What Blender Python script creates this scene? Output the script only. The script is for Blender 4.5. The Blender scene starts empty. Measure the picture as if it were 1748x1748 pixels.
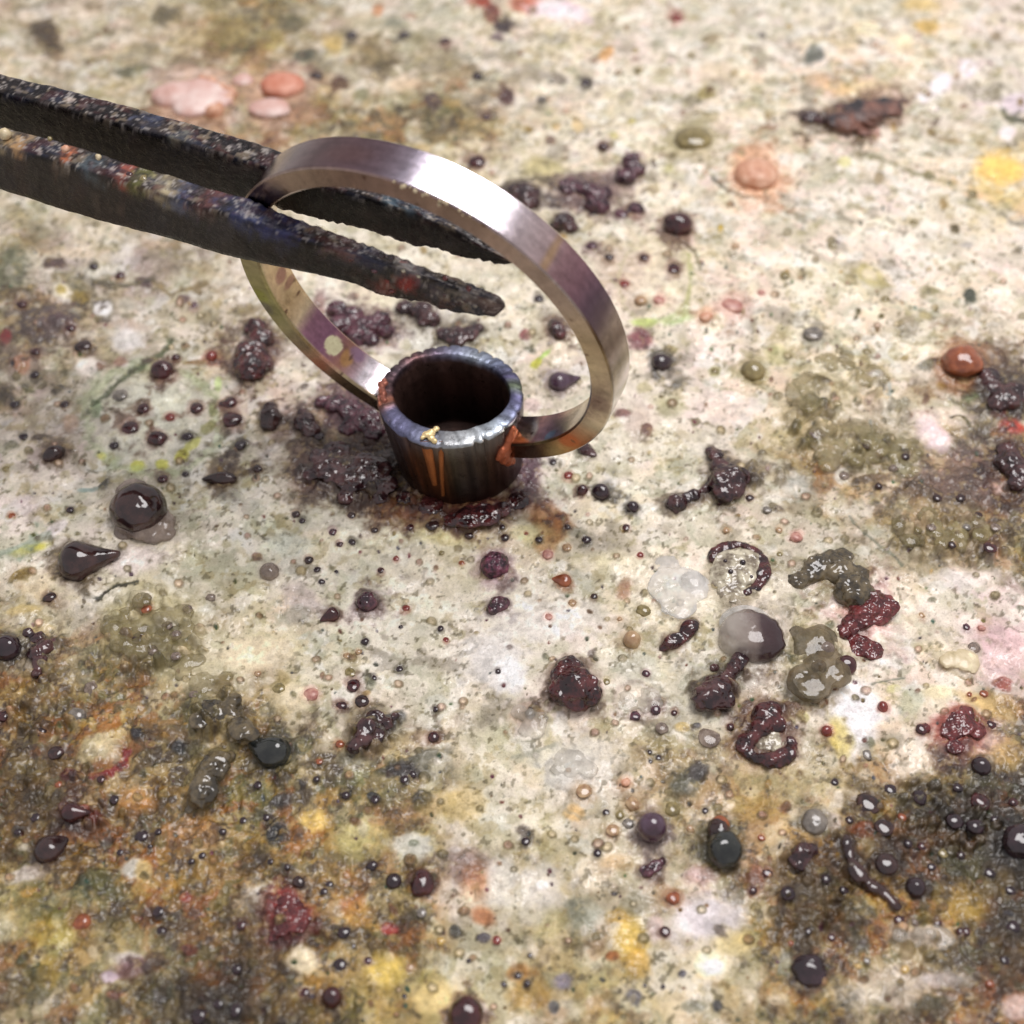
import bpy, bmesh, math, random
import numpy as np
from mathutils import Vector, noise as mnoise

# ------------------------------------------------------------------ camera, light, exposure
# 1 Blender unit = 1 cm
scene = bpy.context.scene
col = scene.collection
scene.unit_settings.system = 'METRIC'
scene.unit_settings.scale_length = 0.01
N = 1748.0
FOV, PITCH, CAMH = 42.0, 49.0, 5.54
FPX = (N/2)/math.tan(math.radians(FOV)/2)
p_ = math.radians(PITCH)
FW = np.array([0, math.cos(p_), -math.sin(p_)]); RT = np.array([1., 0, 0]); UP = np.cross(RT, FW)
CAM = -FW*(CAMH/math.sin(p_))
cam = bpy.data.cameras.new('camera'); camo = bpy.data.objects.new('camera', cam); col.objects.link(camo)
cam.sensor_fit = 'HORIZONTAL'; cam.angle = math.radians(FOV)
cam.clip_start = 0.05; cam.clip_end = 500
camo.location = CAM; camo.rotation_euler = (math.radians(90-PITCH), 0, 0)
cam.dof.use_dof = True; cam.dof.focus_distance = 6.7; cam.dof.aperture_fstop = 0.5
scene.camera = camo

world = bpy.data.worlds.new('World'); scene.world = world; world.use_nodes = True
bg = world.node_tree.nodes['Background']
bg.inputs['Color'].default_value = (1.0, 0.96, 0.98, 1); bg.inputs['Strength'].default_value = 0.58

def area(name, az, el, dist, size, power, target, color):
    l = bpy.data.lights.new(name, 'AREA'); l.shape = 'ELLIPSE'
    l.size, l.size_y = size; l.energy = power; l.color = color
    o = bpy.data.objects.new(name, l); col.objects.link(o)
    a, e = math.radians(az), math.radians(el)
    d = Vector((math.sin(a)*math.cos(e), math.cos(a)*math.cos(e), math.sin(e)))
    o.location = Vector(target)+d*dist
    o.rotation_euler = (-d).to_track_quat('-Z', 'Y').to_euler()
    return o
# the wide bench lamp overhead, a little to the right of the work
area('bench_lamp', 48, 72, 18, (12.6, 11.8), 3300, (0, 0, 1), (1.0, 0.962, 0.955))

scene.view_settings.view_transform = 'Standard'; scene.view_settings.look = 'None'
scene.view_settings.exposure = 0.0; scene.view_settings.gamma = 1.0
scene.render.engine = 'CYCLES'
scene.cycles.max_bounces = 8
scene.cycles.caustics_reflective = False; scene.cycles.caustics_refractive = False

random.seed(7); rng = np.random.default_rng(11)

# ------------------------------------------------------------------ helpers
def lin(c):
    c = np.asarray(c, float)/255.0
    return np.where(c <= 0.04045, c/12.92, ((c+0.055)/1.055)**2.4)
def lin4(c): return tuple(float(v) for v in lin(c))+(1.0,)
def ray(px, py):
    d = FW+RT*((px-N/2)/FPX)-UP*((py-N/2)/FPX); return d/np.linalg.norm(d)
def at(px, py, z=0.0):            # point of the horizontal plane z
    d = ray(px, py); return CAM+d*((z-CAM[2])/d[2])
def at_plane(px, py, P, n):       # point of a general plane
    d = ray(px, py); return CAM+d*(((P-CAM)@n)/(d@n))
def scale_at(P): return FPX/float((np.asarray(P)-CAM)@FW)     # pixels per cm
def unit(v): v = np.asarray(v, float); return v/np.linalg.norm(v)

def link(o, parent=None):
    col.objects.link(o)
    if parent is not None: o.parent = parent
    return o
def tag(o, label=None, cat=None, group=None, kind=None):
    if label: o['label'] = label
    if cat: o['category'] = cat
    if group: o['group'] = group
    if kind: o['kind'] = kind
    return o
def empty(name, loc=(0, 0, 0)):
    o = bpy.data.objects.new(name, None); o.empty_display_size = 0.1; col.objects.link(o); o.location = loc; return o
def mesh_np(name, V, F, mat, parent=None, smooth=True, cols=None, extra=None):
    V = np.asarray(V, np.float32); F = np.asarray(F, np.int32)
    me = bpy.data.meshes.new(name)
    me.vertices.add(len(V)); me.vertices.foreach_set('co', V.ravel())
    k = F.shape[1]
    me.loops.add(F.size); me.loops.foreach_set('vertex_index', F.ravel())
    me.polygons.add(len(F)); me.polygons.foreach_set('loop_start', np.arange(0, F.size, k, dtype=np.int32))
    me.polygons.foreach_set('loop_total', np.full(len(F), k, np.int32))
    if smooth: me.polygons.foreach_set('use_smooth', np.ones(len(F), bool))
    me.update(calc_edges=True)
    if cols is not None:
        a = me.attributes.new('col', 'FLOAT_COLOR', 'POINT')
        c4 = np.ones((len(V), 4), np.float32); c4[:, :3] = cols; a.data.foreach_set('color', c4.ravel())
    for key, arr in (extra or {}).items():
        a = me.attributes.new(key, 'FLOAT', 'POINT'); a.data.foreach_set('value', np.asarray(arr, np.float32))
    me.materials.append(mat)
    return link(bpy.data.objects.new(name, me), parent)
def grid_faces(nr, nc, wrap=False):
    i = np.arange(nr-1)[:, None]; j = np.arange(nc if wrap else nc-1)[None]
    j2 = (j+1) % nc
    return np.stack([i*nc+j, i*nc+j2, (i+1)*nc+j2, (i+1)*nc+j], -1).reshape(-1, 4)

# value noise on arrays, range about -1..1
class VN:
    def __init__(s, seed): s.t = np.random.default_rng(seed).uniform(-1, 1, (256, 256)).astype(np.float32)
    def __call__(s, x, y):
        xi = np.floor(x); yi = np.floor(y); fx = (x-xi).astype(np.float32); fy = (y-yi).astype(np.float32)
        xi = xi.astype(np.int32) & 255; yi = yi.astype(np.int32) & 255
        x1 = (xi+1) & 255; y1 = (yi+1) & 255
        fx = fx*fx*(3-2*fx); fy = fy*fy*(3-2*fy); t = s.t
        a = t[xi, yi]; b = t[x1, yi]; c = t[xi, y1]; d = t[x1, y1]
        return (a+(b-a)*fx)*(1-fy)+(c+(d-c)*fx)*fy
def fbm(x, y, seed, octv=4, gain=0.55):
    r = 0; a = 1.0; tot = 0
    for o in range(octv):
        ca, sa = math.cos(0.6+o), math.sin(0.6+o); k = 2.03**o
        r = r+a*VN(seed*31+o)((x*ca-y*sa)*k+13.7*o+50, (x*sa+y*ca)*k+7.1*o+50); tot += a; a *= gain
    return r/(tot*0.62)
def sstep(a, b, x):
    t = np.clip((x-a)/(b-a), 0, 1); return t*t*(3-2*t)

# ------------------------------------------------------------------ materials
def new_mat(name):
    m = bpy.data.materials.new(name); m.use_nodes = True
    nt = m.node_tree; return m, nt, nt.nodes['Principled BSDF']
def nnoise(nt, scale, detail=4, rough=0.6, coord='Object', w=None):
    tc = nt.nodes.new('ShaderNodeTexCoord'); nz = nt.nodes.new('ShaderNodeTexNoise')
    nz.inputs['Scale'].default_value = scale; nz.inputs['Detail'].default_value = detail; nz.inputs['Roughness'].default_value = rough
    nt.links.new(tc.outputs[coord], nz.inputs['Vector']); return nz
def ramp(nt, fac, stops):
    r = nt.nodes.new('ShaderNodeValToRGB'); nt.links.new(fac, r.inputs['Fac'])
    e = r.color_ramp.elements
    while len(e) < len(stops): e.new(0.5)
    for k, (p, c) in enumerate(stops): e[k].position = p; e[k].color = c
    return r
def bump(nt, b, height, strength, dist, prev=None):
    n = nt.nodes.new('ShaderNodeBump'); n.inputs['Strength'].default_value = strength; n.inputs['Distance'].default_value = dist
    nt.links.new(height, n.inputs['Height'])
    if prev: nt.links.new(prev, n.inputs['Normal'])
    nt.links.new(n.outputs['Normal'], b.inputs['Normal']); return n.outputs['Normal']

def mat_board():
    m, nt, b = new_mat('fired_board'); L = nt.links
    at_ = nt.nodes.new('ShaderNodeAttribute'); at_.attribute_name = 'col'
    wet = nt.nodes.new('ShaderNodeAttribute'); wet.attribute_name = 'wet'
    g1 = nnoise(nt, 95, 3, 0.7); g2 = nnoise(nt, 38, 5, 0.65)
    r1 = ramp(nt, g1.outputs['Fac'], [(0.28, (0.84, 0.84, 0.82, 1)), (0.5, (1, 1, 1, 1)), (0.74, (1.10, 1.09, 1.08, 1))])
    r2 = ramp(nt, g2.outputs['Fac'], [(0.3, (0.90, 0.895, 0.88, 1)), (0.52, (1, 1, 1, 1)), (0.75, (1.06, 1.06, 1.05, 1))])
    m1 = nt.nodes.new('ShaderNodeMix'); m1.data_type = 'RGBA'; m1.blend_type = 'MULTIPLY'; m1.inputs['Factor'].default_value = 1
    m2 = nt.nodes.new('ShaderNodeMix'); m2.data_type = 'RGBA'; m2.blend_type = 'MULTIPLY'; m2.inputs['Factor'].default_value = 1
    L.new(at_.outputs['Color'], m1.inputs['A']); L.new(r1.outputs['Color'], m1.inputs['B'])
    L.new(m1.outputs['Result'], m2.inputs['A']); L.new(r2.outputs['Color'], m2.inputs['B'])
    g3 = nnoise(nt, 62, 2, 0.5); r3 = ramp(nt, g3.outputs['Fac'], [(0.60, (1, 1, 1, 1)), (0.70, (0.5, 0.46, 0.40, 1))])
    m3 = nt.nodes.new('ShaderNodeMix'); m3.data_type = 'RGBA'; m3.blend_type = 'MULTIPLY'; m3.inputs['Factor'].default_value = .3
    L.new(m2.outputs['Result'], m3.inputs['A']); L.new(r3.outputs['Color'], m3.inputs['B']); L.new(m3.outputs['Result'], b.inputs['Base Color'])
    mr = nt.nodes.new('ShaderNodeMapRange'); mr.inputs['To Min'].default_value = 0.5; mr.inputs['To Max'].default_value = 0.12
    L.new(wet.outputs['Fac'], mr.inputs['Value']); L.new(mr.outputs['Result'], b.inputs['Roughness'])
    ms = nt.nodes.new('ShaderNodeMapRange'); ms.inputs['To Min'].default_value = 0.25; ms.inputs['To Max'].default_value = 0.45
    L.new(wet.outputs['Fac'], ms.inputs['Value']); L.new(ms.outputs['Result'], b.inputs['Specular IOR Level'])
    n1 = bump(nt, b, g2.outputs['Fac'], 0.6, 0.02)
    bump(nt, b, g1.outputs['Fac'], 0.8, 0.010, n1)
    gz = nnoise(nt, 10, 1.0, 0.4); gb = nt.nodes.new('ShaderNodeBump'); gb.inputs['Strength'].default_value = 1.0; gb.inputs['Distance'].default_value = 0.045
    L.new(gz.outputs['Fac'], gb.inputs['Height']); L.new(gb.outputs['Normal'], b.inputs['Coat Normal'])
    gw = nt.nodes.new('ShaderNodeMapRange'); gw.inputs['From Min'].default_value = 0.4; gw.inputs['From Max'].default_value = 1.5; L.new(wet.outputs['Fac'], gw.inputs['Value']); L.new(gw.outputs['Result'], b.inputs['Coat Weight'])
    b.inputs['Coat Roughness'].default_value = 0.04; b.inputs['Coat IOR'].default_value = 1.55
    dry = nt.nodes.new('ShaderNodeMapRange'); dry.inputs['To Min'].default_value = 0.85; dry.inputs['To Max'].default_value = 0.12; L.new(wet.outputs['Fac'], dry.inputs['Value'])
    for nd in nt.nodes:
        if nd.type == 'BUMP' and nd != gb and nd.inputs['Normal'].is_linked: L.new(dry.outputs['Result'], nd.inputs['Strength'])
    return m

def mat_glass(name, c1, c2, rough=0.08, scale=9, alpha=1.0, bumpd=0.0, coat=0.6, spec=0.6):
    """fused flux glass: two tones, glossy"""
    m, nt, b = new_mat(name); L = nt.links
    nz = nnoise(nt, scale, 5, 0.65)
    c0 = tuple(v*.7 for v in c1); c3 = tuple(min(v*1.18+5, 240) for v in c2)
    r = ramp(nt, nz.outputs['Fac'], [(0.28, lin4(c0)), (0.42, lin4(c1)), (0.58, lin4(c2)), (0.74, lin4(c3))])
    L.new(r.outputs['Color'], b.inputs['Base Color'])
    b.inputs['Roughness'].default_value = rough*(.6 if bumpd and rough < .3 else 1); b.inputs['Specular IOR Level'].default_value = .75 if bumpd and rough < .3 else spec
    b.inputs['Coat Weight'].default_value = 0.0 if bumpd else coat*.5; b.inputs['Coat Roughness'].default_value = 0.05
    b.inputs['Alpha'].default_value = alpha; b.inputs['IOR'].default_value = 1.5
    if bumpd:
        n2 = nnoise(nt, scale*.85, 2, 0.5); bump(nt, b, n2.outputs['Fac'], 0.9, bumpd*2.4)
    return m
def mat_metal(name, rough, bump_scale=None, bump_d=0.004, metallic=1.0, aniso=False, rr=None, spec=0.5):
    m, nt, b = new_mat(name); L = nt.links
    a = nt.nodes.new('ShaderNodeAttribute'); a.attribute_name = 'col'
    nz = nnoise(nt, 30, 4, 0.65)
    r = ramp(nt, nz.outputs['Fac'], [(0.3, (0.82, 0.80, 0.79, 1)), (0.6, (1.03, 1.03, 1.03, 1))])
    mx = nt.nodes.new('ShaderNodeMix'); mx.data_type = 'RGBA'; mx.blend_type = 'MULTIPLY'; mx.inputs['Factor'].default_value = 1
    L.new(a.outputs['Color'], mx.inputs['A']); L.new(r.outputs['Color'], mx.inputs['B']); L.new(mx.outputs['Result'], b.inputs['Base Color'])
    b.inputs['Metallic'].default_value = metallic; b.inputs['Roughness'].default_value = rough; b.inputs['Specular IOR Level'].default_value = spec
    if rr:
        q = nt.nodes.new('ShaderNodeMapRange'); q.inputs['From Min'].default_value = 0.3; q.inputs['From Max'].default_value = 0.7
        q.inputs['To Min'].default_value, q.inputs['To Max'].default_value = rr
        L.new(nz.outputs['Fac'], q.inputs['Value']); L.new(q.outputs['Result'], b.inputs['Roughness'])
    if bump_scale:
        n2 = nnoise(nt, bump_scale, 4, 0.7); bump(nt, b, n2.outputs['Fac'], 0.6, bump_d)
    return m

M = {
 'board': mat_board(),
 'brown': mat_glass('brown_glass', (38, 24, 25), (62, 40, 38), 0.10, bumpd=0.007),
 'black': mat_glass('black_glass', (33, 21, 27), (52, 35, 41), 0.07, bumpd=0.007),
 'green': mat_glass('green_black_glass', (22, 26, 26), (46, 48, 44), 0.07, bumpd=0.007),
 'maroon': mat_glass('maroon_glass', (44, 18, 22), (74, 34, 36), 0.10, bumpd=0.007),
 'red': mat_glass('red_glass', (105, 34, 30), (135, 62, 52), 0.12, bumpd=0.007),
 'purple': mat_glass('purple_glass', (62, 40, 52), (82, 62, 78), 0.14),
 'tan': mat_glass('tan_glass', (150, 118, 88), (178, 150, 115), 0.16, coat=0.4, bumpd=0.007),
 'olive': mat_glass('olive_glass', (112, 100, 64), (140, 126, 84), 0.14, coat=0.5, bumpd=0.007),
 'grey': mat_glass('grey_glass', (98, 92, 86), (132, 124, 114), 0.2, coat=0.4, bumpd=0.007),
 'pink': mat_glass('pink_crust', (165, 110, 100), (190, 145, 130), 0.4, 14, coat=0.1, bumpd=0.01),
 'orange': mat_glass('orange_crust', (190, 134, 104), (208, 164, 138), 0.45, 8, coat=0.05, bumpd=0.008),
 'rust': mat_glass('rust_glass', (120, 62, 38), (150, 84, 52), 0.15, coat=0.5, bumpd=0.007),
 'gold': mat_glass('gold_glass', (170, 135, 70), (200, 170, 100), 0.12, bumpd=0.007),
 'cream': mat_glass('cream_flake', (186, 170, 134), (208, 192, 160), 0.35, 12, coat=0.1),
 'clear': mat_glass('clear_glass', (196, 196, 194), (224, 222, 220), 0.10, 10, alpha=0.42, coat=0.3, bumpd=0.012),
 'amber': mat_glass('amber_clear_glass', (80, 70, 50), (116, 100, 74), 0.08, 10, alpha=0.62, coat=0.4, bumpd=0.01),
 'glaze': mat_glass('olive_glaze', (118, 106, 70), (158, 146, 104), 0.07, 8, alpha=0.42, bumpd=0.012),
 'glaze_clear': mat_glass('clear_glaze', (168, 162, 150), (204, 198, 186), 0.07, 8, alpha=0.34, bumpd=0.012),
 'smoke': mat_glass('smoky_glass', (112, 96, 88), (146, 130, 118), 0.09, 10, alpha=0.72, coat=0.5),
 'crust_maroon': mat_glass('maroon_crust', (36, 17, 21), (80, 36, 36), 0.14, 16, bumpd=0.02),
 'crust_purple': mat_glass('purple_crust', (46, 25, 35), (92, 54, 64), 0.24, 18, bumpd=0.02, coat=0.3),
 'crust_grain': mat_glass('grainy_purple_crust', (44, 22, 36), (118, 62, 82), 0.3, 22, bumpd=0.03, coat=0.2),
 'crust_dark': mat_glass('dark_crust', (38, 20, 25), (74, 46, 46), 0.16, 14, bumpd=0.02),
 'crust_olive': mat_glass('olive_crust', (58, 52, 42), (102, 90, 68), 0.12, 12, bumpd=0.02),
 'crust_red': mat_glass('red_crust', (70, 22, 26), (108, 46, 46), 0.2, 20, bumpd=0.02, coat=0.3),
 'crust_porous': mat_glass('porous_crust', (120, 108, 92), (190, 182, 160), 0.25, 14, bumpd=0.02, coat=0.3),
 'stone_pink': mat_glass('pink_stone', (202, 160, 148), (214, 186, 178), 0.5, 5, coat=0.0, bumpd=0.006),
 'stone_orange': mat_glass('orange_stone', (192, 118, 92), (206, 146, 124), 0.5, 5, coat=0.0, bumpd=0.006),
 'char': mat_glass('charred_flake', (44, 38, 42), (112, 76, 64), 0.5, 7, coat=0.0, bumpd=0.01),
 'ring': mat_metal('heat_tinted_silver', 0.14, 140, 0.0010, rr=(0.07, 0.16)),
 'tube': mat_metal('oxidised_tube', 0.32, 60, 0.003, metallic=0.8, rr=(0.24, 0.5)),
 'tine': mat_metal('crusted_steel', 0.3, 26, 0.010, metallic=0.0, rr=(0.14, 0.5), spec=0.28),
 'copper': mat_metal('copper_solder', 0.42, 60, 0.004, metallic=0.55),
 'flake': mat_metal('pale_gold_solder', 0.35, 60, 0.004, metallic=0.45),
}

# ------------------------------------------------------------------ the board: colour and relief
# mean colours of the fired surface in 14 x 14 fields, stained unevenly by years of flux, the tube's shadow included
MAC = """178163140 185168145 172156128 150135095 175162135 200185165 190175158 215198170 212198180 214200185 218204188 228208178 220198165 215198185
188175150 182168140 190170145 165145105 150138105 140128098 140125100 195180155 210198175 212198178 195178145 190165140 215196180 205188182
170160135 172160138 172156130 170150120 175155120 175160120 185170130 178165135 210196165 212200180 208195175 205190175 212196185 205180130
165158140 175165150 160150138 185175155 195185160 195180145 180168140 185172150 198184160 208192170 222204178 222206185 222205190 210192180
150140125 165150140 178168150 165150140 185172155 190180155 195185160 190178155 195182160 212196180 212198175 215198165 212196170 205188170
165150140 175170152 182176158 175165150 165150145 185178162 190182162 200190172 205192178 208194180 190172140 190172145 175158138 140125110
180168158 188180162 190184165 192188168 165150132 130112095 135110090 190182165 208200182 195185165 165152125 145132108 165140130 150128120
188182165 200192172 192186165 200196178 205200180 212206182 208195150 195182145 200190165 198186165 205194172 190178158 150135108 145130110
165150125 175165140 165152118 198184150 205200180 210206190 214206190 218208195 212202182 190178155 195185165 200188172 205192178 195175170
130108078 140120088 150135105 170158125 190182160 198190165 204196175 205195175 180170150 175165145 190180160 208196185 205188165 190160140
120095060 135112075 125110080 130115085 130120098 160148118 190178150 195186165 175162135 165150120 165145110 170150110 150130100 130105085
125095055 135100055 140105060 125108075 150138090 155140095 175165145 165150122 175162135 155138108 165145115 115092062 080068052 070058045
140130088 150128075 140108062 145110070 150120075 140115070 175168148 165150105 165150120 175165155 105085058 110090060 145115062 090072045
150135100 140125092 115095062 095075048 145118070 165148095 185170115 165148112 165148095 190172130 135115085 150132105 150130108 135100080"""
MAC = np.array([[[int(t[0:3]), int(t[3:6]), int(t[6:9])] for t in r.split()] for r in MAC.split('\n')], np.float32)

def axis(lo, hi, step, out, grow=1.045):
    a = list(np.arange(lo, hi+step, step)); s = step
    while a[-1] < hi+out: s *= grow; a.append(a[-1]+s)
    s = step
    while a[0] > lo-out: s *= grow; a.insert(0, a[0]-s)
    return np.array(a)
GX = axis(-40, 1790, 2.2, 1700); GY = axis(-40, 1800, 2.2, 560)
PX, PY = np.meshgrid(GX, GY)
sh = PX.shape
dx = (PX-N/2)/FPX; dy = -(PY-N/2)/FPX
D = FW[None, None]+RT[None, None]*dx[..., None]+UP[None, None]*dy[..., None]
Tt = -CAM[2]/D[..., 2]
BX = (CAM[0]+D[..., 0]*Tt).astype(np.float32); BY = (CAM[1]+D[..., 1]*Tt).astype(np.float32)
del D, dx, dy, Tt

wx = 34*fbm(BX*3.2, BY*3.2, 1, 4)+9*fbm(BX*16, BY*16, 2, 2)
wy = 34*fbm(BX*3.2, BY*3.2, 3, 4)+9*fbm(BX*16, BY*16, 4, 2)
def macro(px, py):
    u = np.clip((px-62)/125, 0, 12.999); v = np.clip((py-62)/125, 0, 12.999)
    i = u.astype(int); j = v.astype(int); fu = (u-i)[..., None]; fv = (v-j)[..., None]
    return (MAC[j, i]*(1-fu)+MAC[j, i+1]*fu)*(1-fv)+(MAC[j+1, i]*(1-fu)+MAC[j+1, i+1]*fu)*fv
C = macro(PX+wx*1.6, PY+wy*1.6).astype(np.float32)
lum = C @ np.array([.3, .59, .11], np.float32)
vdark = sstep(120, 75, lum); zone = sstep(178, 105, lum)                    # how heavily fired and crusted
n1 = fbm(BX*2.4, BY*2.4, 5, 4); n2 = fbm(BX*8.5, BY*8.5, 6, 4); n3 = fbm(BX*26, BY*26, 7, 3); n4 = fbm(BX*70, BY*70, 8, 2)
n5 = fbm(BX*11, BY*11, 9, 4); n6 = fbm(BX*5, BY*5, 10, 4); n7 = fbm(BX*15, BY*15, 12, 3); n8 = fbm(BX*18, BY*18, 14, 3)
C *= (1+0.06*n1+0.05*n2+0.03*n3+0.01*n4)[..., None]
C += (n6[..., None]*np.array([-4, 2, -6], np.float32))
def lay(mask, colr, a):
    global C
    w = (mask*a)[..., None]; C = C*(1-w)+np.array(colr, np.float32)*w
lay(sstep(0.2, 0.5, fbm(BX*5, BY*5, 51, 5)), (176, 172, 146), 0.5*(1-zone))
lay(sstep(0.28, 0.5, fbm(BX*4, BY*4, 52, 5)), (220, 202, 168), 0.38*(1-zone))
lay(sstep(0.25, 0.5, fbm(BX*7, BY*7, 53, 5)), (212, 211, 204), 0.6*(1-zone))
lay(sstep(0.32, 0.62, fbm(BX*3.4, BY*3.4, 57, 5)), (150, 146, 124), 0.5*(1-zone))
lay(sstep(0.3, 0.6, fbm(BX*2.6, BY*2.6, 58, 5)), (222, 211, 194), 0.5*(1-zone))
lay(sstep(0.42, 0.6, fbm(BX*7.5, BY*7.5, 59, 5)), (128, 118, 98), 0.32*(1-zone))
lay(sstep(0.45, 0.6, fbm(BX*9, BY*9, 54, 4)), (150, 142, 104), 0.5*(1-zone))
lay(sstep(0.1, 0.7, fbm(BX*1.1, BY*1.1, 55, 3)), (226, 216, 196), 0.4*(1-zone))
lay(sstep(0.15, 0.7, fbm(BX*1.4, BY*1.4, 56, 3)), (170, 168, 146), 0.4*(1-zone))
lay(sstep(0.1, 0.55, n5), (232, 222, 206), 0.5*(1-0.8*zone))
lay(sstep(0.15, 0.6, n7)*sstep(-0.1, 0.5, n1), (158, 158, 134), 0.55*(1-zone))
lay(sstep(0.35, 0.5, n8)*sstep(-0.1, 0.4, n6), (150, 136, 100), 0.5)
lay(sstep(0.3, 0.5, fbm(BX*6, BY*6, 33, 5))*sstep(0.0, 0.4, fbm(BX*1.8, BY*1.8, 34, 2)), (140, 132, 118), 0.6*(1-zone))
lay(sstep(0.0, 0.4, fbm(BX*6, BY*6, 15, 5)), (60, 48, 36), 0.62*zone)
lay(sstep(0.12, 0.42, fbm(BX*6.5, BY*6.5, 16, 5)), (176, 134, 62), 0.55*zone*(1-.5*vdark))
lay(sstep(0.34, 0.55, fbm(BX*9, BY*9, 17, 5)), (196, 180, 146), 0.55*zone*(1-.7*vdark))
lay(sstep(0.25, 0.5, fbm(BX*6, BY*6, 18, 5)), (142, 84, 48), 0.6*zone)
lay(sstep(0.3, 0.5, fbm(BX*10, BY*10, 35, 5)), (96, 98, 72), 0.55*zone)
lay(sstep(0.36, 0.5, fbm(BX*20, BY*20, 19, 4)), (52, 40, 42), 0.52*zone)
lay(sstep(0.66, 0.78, fbm(BX*36, BY*36, 20, 2)), (84, 78, 66), 0.45)
# fine hairline crackle
ck = np.abs(fbm(BX*10, BY*10, 21, 3)); lay(sstep(0.025, 0.0, ck)*sstep(0.15, 0.5, fbm(BX*3, BY*3, 22, 2)), (120, 118, 106), 0.5)

Hh = (0.022*fbm(BX*1.3, BY*1.3, 23, 3)+0.010*n2+0.0055*n3+0.002*n4).astype(np.float32)
Hh += zone*(0.012*fbm(BX*14, BY*14, 24, 3)).astype(np.float32)
WET = np.clip(0.36+0.42*zone+0.65*sstep(0.0, 0.5, fbm(BX*4, BY*4, 25, 4)), 0, 1).astype(np.float32)
nE = fbm(BX*7, BY*7, 26, 4).astype(np.float32); nF = n3.astype(np.float32)

def win(x, y, r):
    i0, i1 = np.searchsorted(GX, (x-r, x+r)); j0, j1 = np.searchsorted(GY, (y-r, y+r)); return slice(j0, j1), slice(i0, i1)
def stain(x, y, rx, ry, rot, rgb, a, soft=0.45, rough=0.28, h=0.0, wet=None, ring=0.0):
    s = win(x, y, max(rx, ry)*2.0+4)
    X = PX[s]-x; Y = PY[s]-y
    if X.size == 0: return
    c, q = math.cos(math.radians(rot)), math.sin(math.radians(rot))
    u = (X*c+Y*q)/rx; v = (-X*q+Y*c)/ry
    d = np.sqrt(u*u+v*v)*(1+rough*nE[s]+0.6*rough*nF[s])
    if ring: m = 1-sstep(0, 1, np.abs(d-1+ring/2)/ring)
    else: m = 1-sstep(1-soft, 1+soft, d)
    w = (m*a)[..., None].astype(np.float32)
    C[s] = C[s]*(1-w)+np.array(rgb, np.float32)*(1+(0.14*nF[s]+.10*nE[s])[..., None])*w
    if h: Hh[s] += (m*h).astype(np.float32)
    if wet is not None: WET[s] = WET[s]*(1-m)+wet*m
def stroke(pts, wd, rgb, a, h=0.0):
    pts = np.array(pts, float)
    x0, y0 = pts.min(0); x1, y1 = pts.max(0); r = max(x1-x0, y1-y0)/2+wd*3
    s = win((x0+x1)/2, (y0+y1)/2, r); X = PX[s]; Y = PY[s]
    d = np.full(X.shape, 1e9)
    for A, B in zip(pts[:-1], pts[1:]):
        ab = B-A; t = np.clip(((X-A[0])*ab[0]+(Y-A[1])*ab[1])/(ab@ab), 0, 1)
        d = np.minimum(d, np.hypot(X-A[0]-t*ab[0], Y-A[1]-t*ab[1]))
    m = (1-sstep(0.3, 1.3, d/wd*(1+0.6*nF[s]+0.5*nE[s])))
    w = (m*a)[..., None].astype(np.float32); C[s] = C[s]*(1-w)+np.array(rgb, np.float32)*w
    if h: Hh[s] += (m*h).astype(np.float32)

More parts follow.
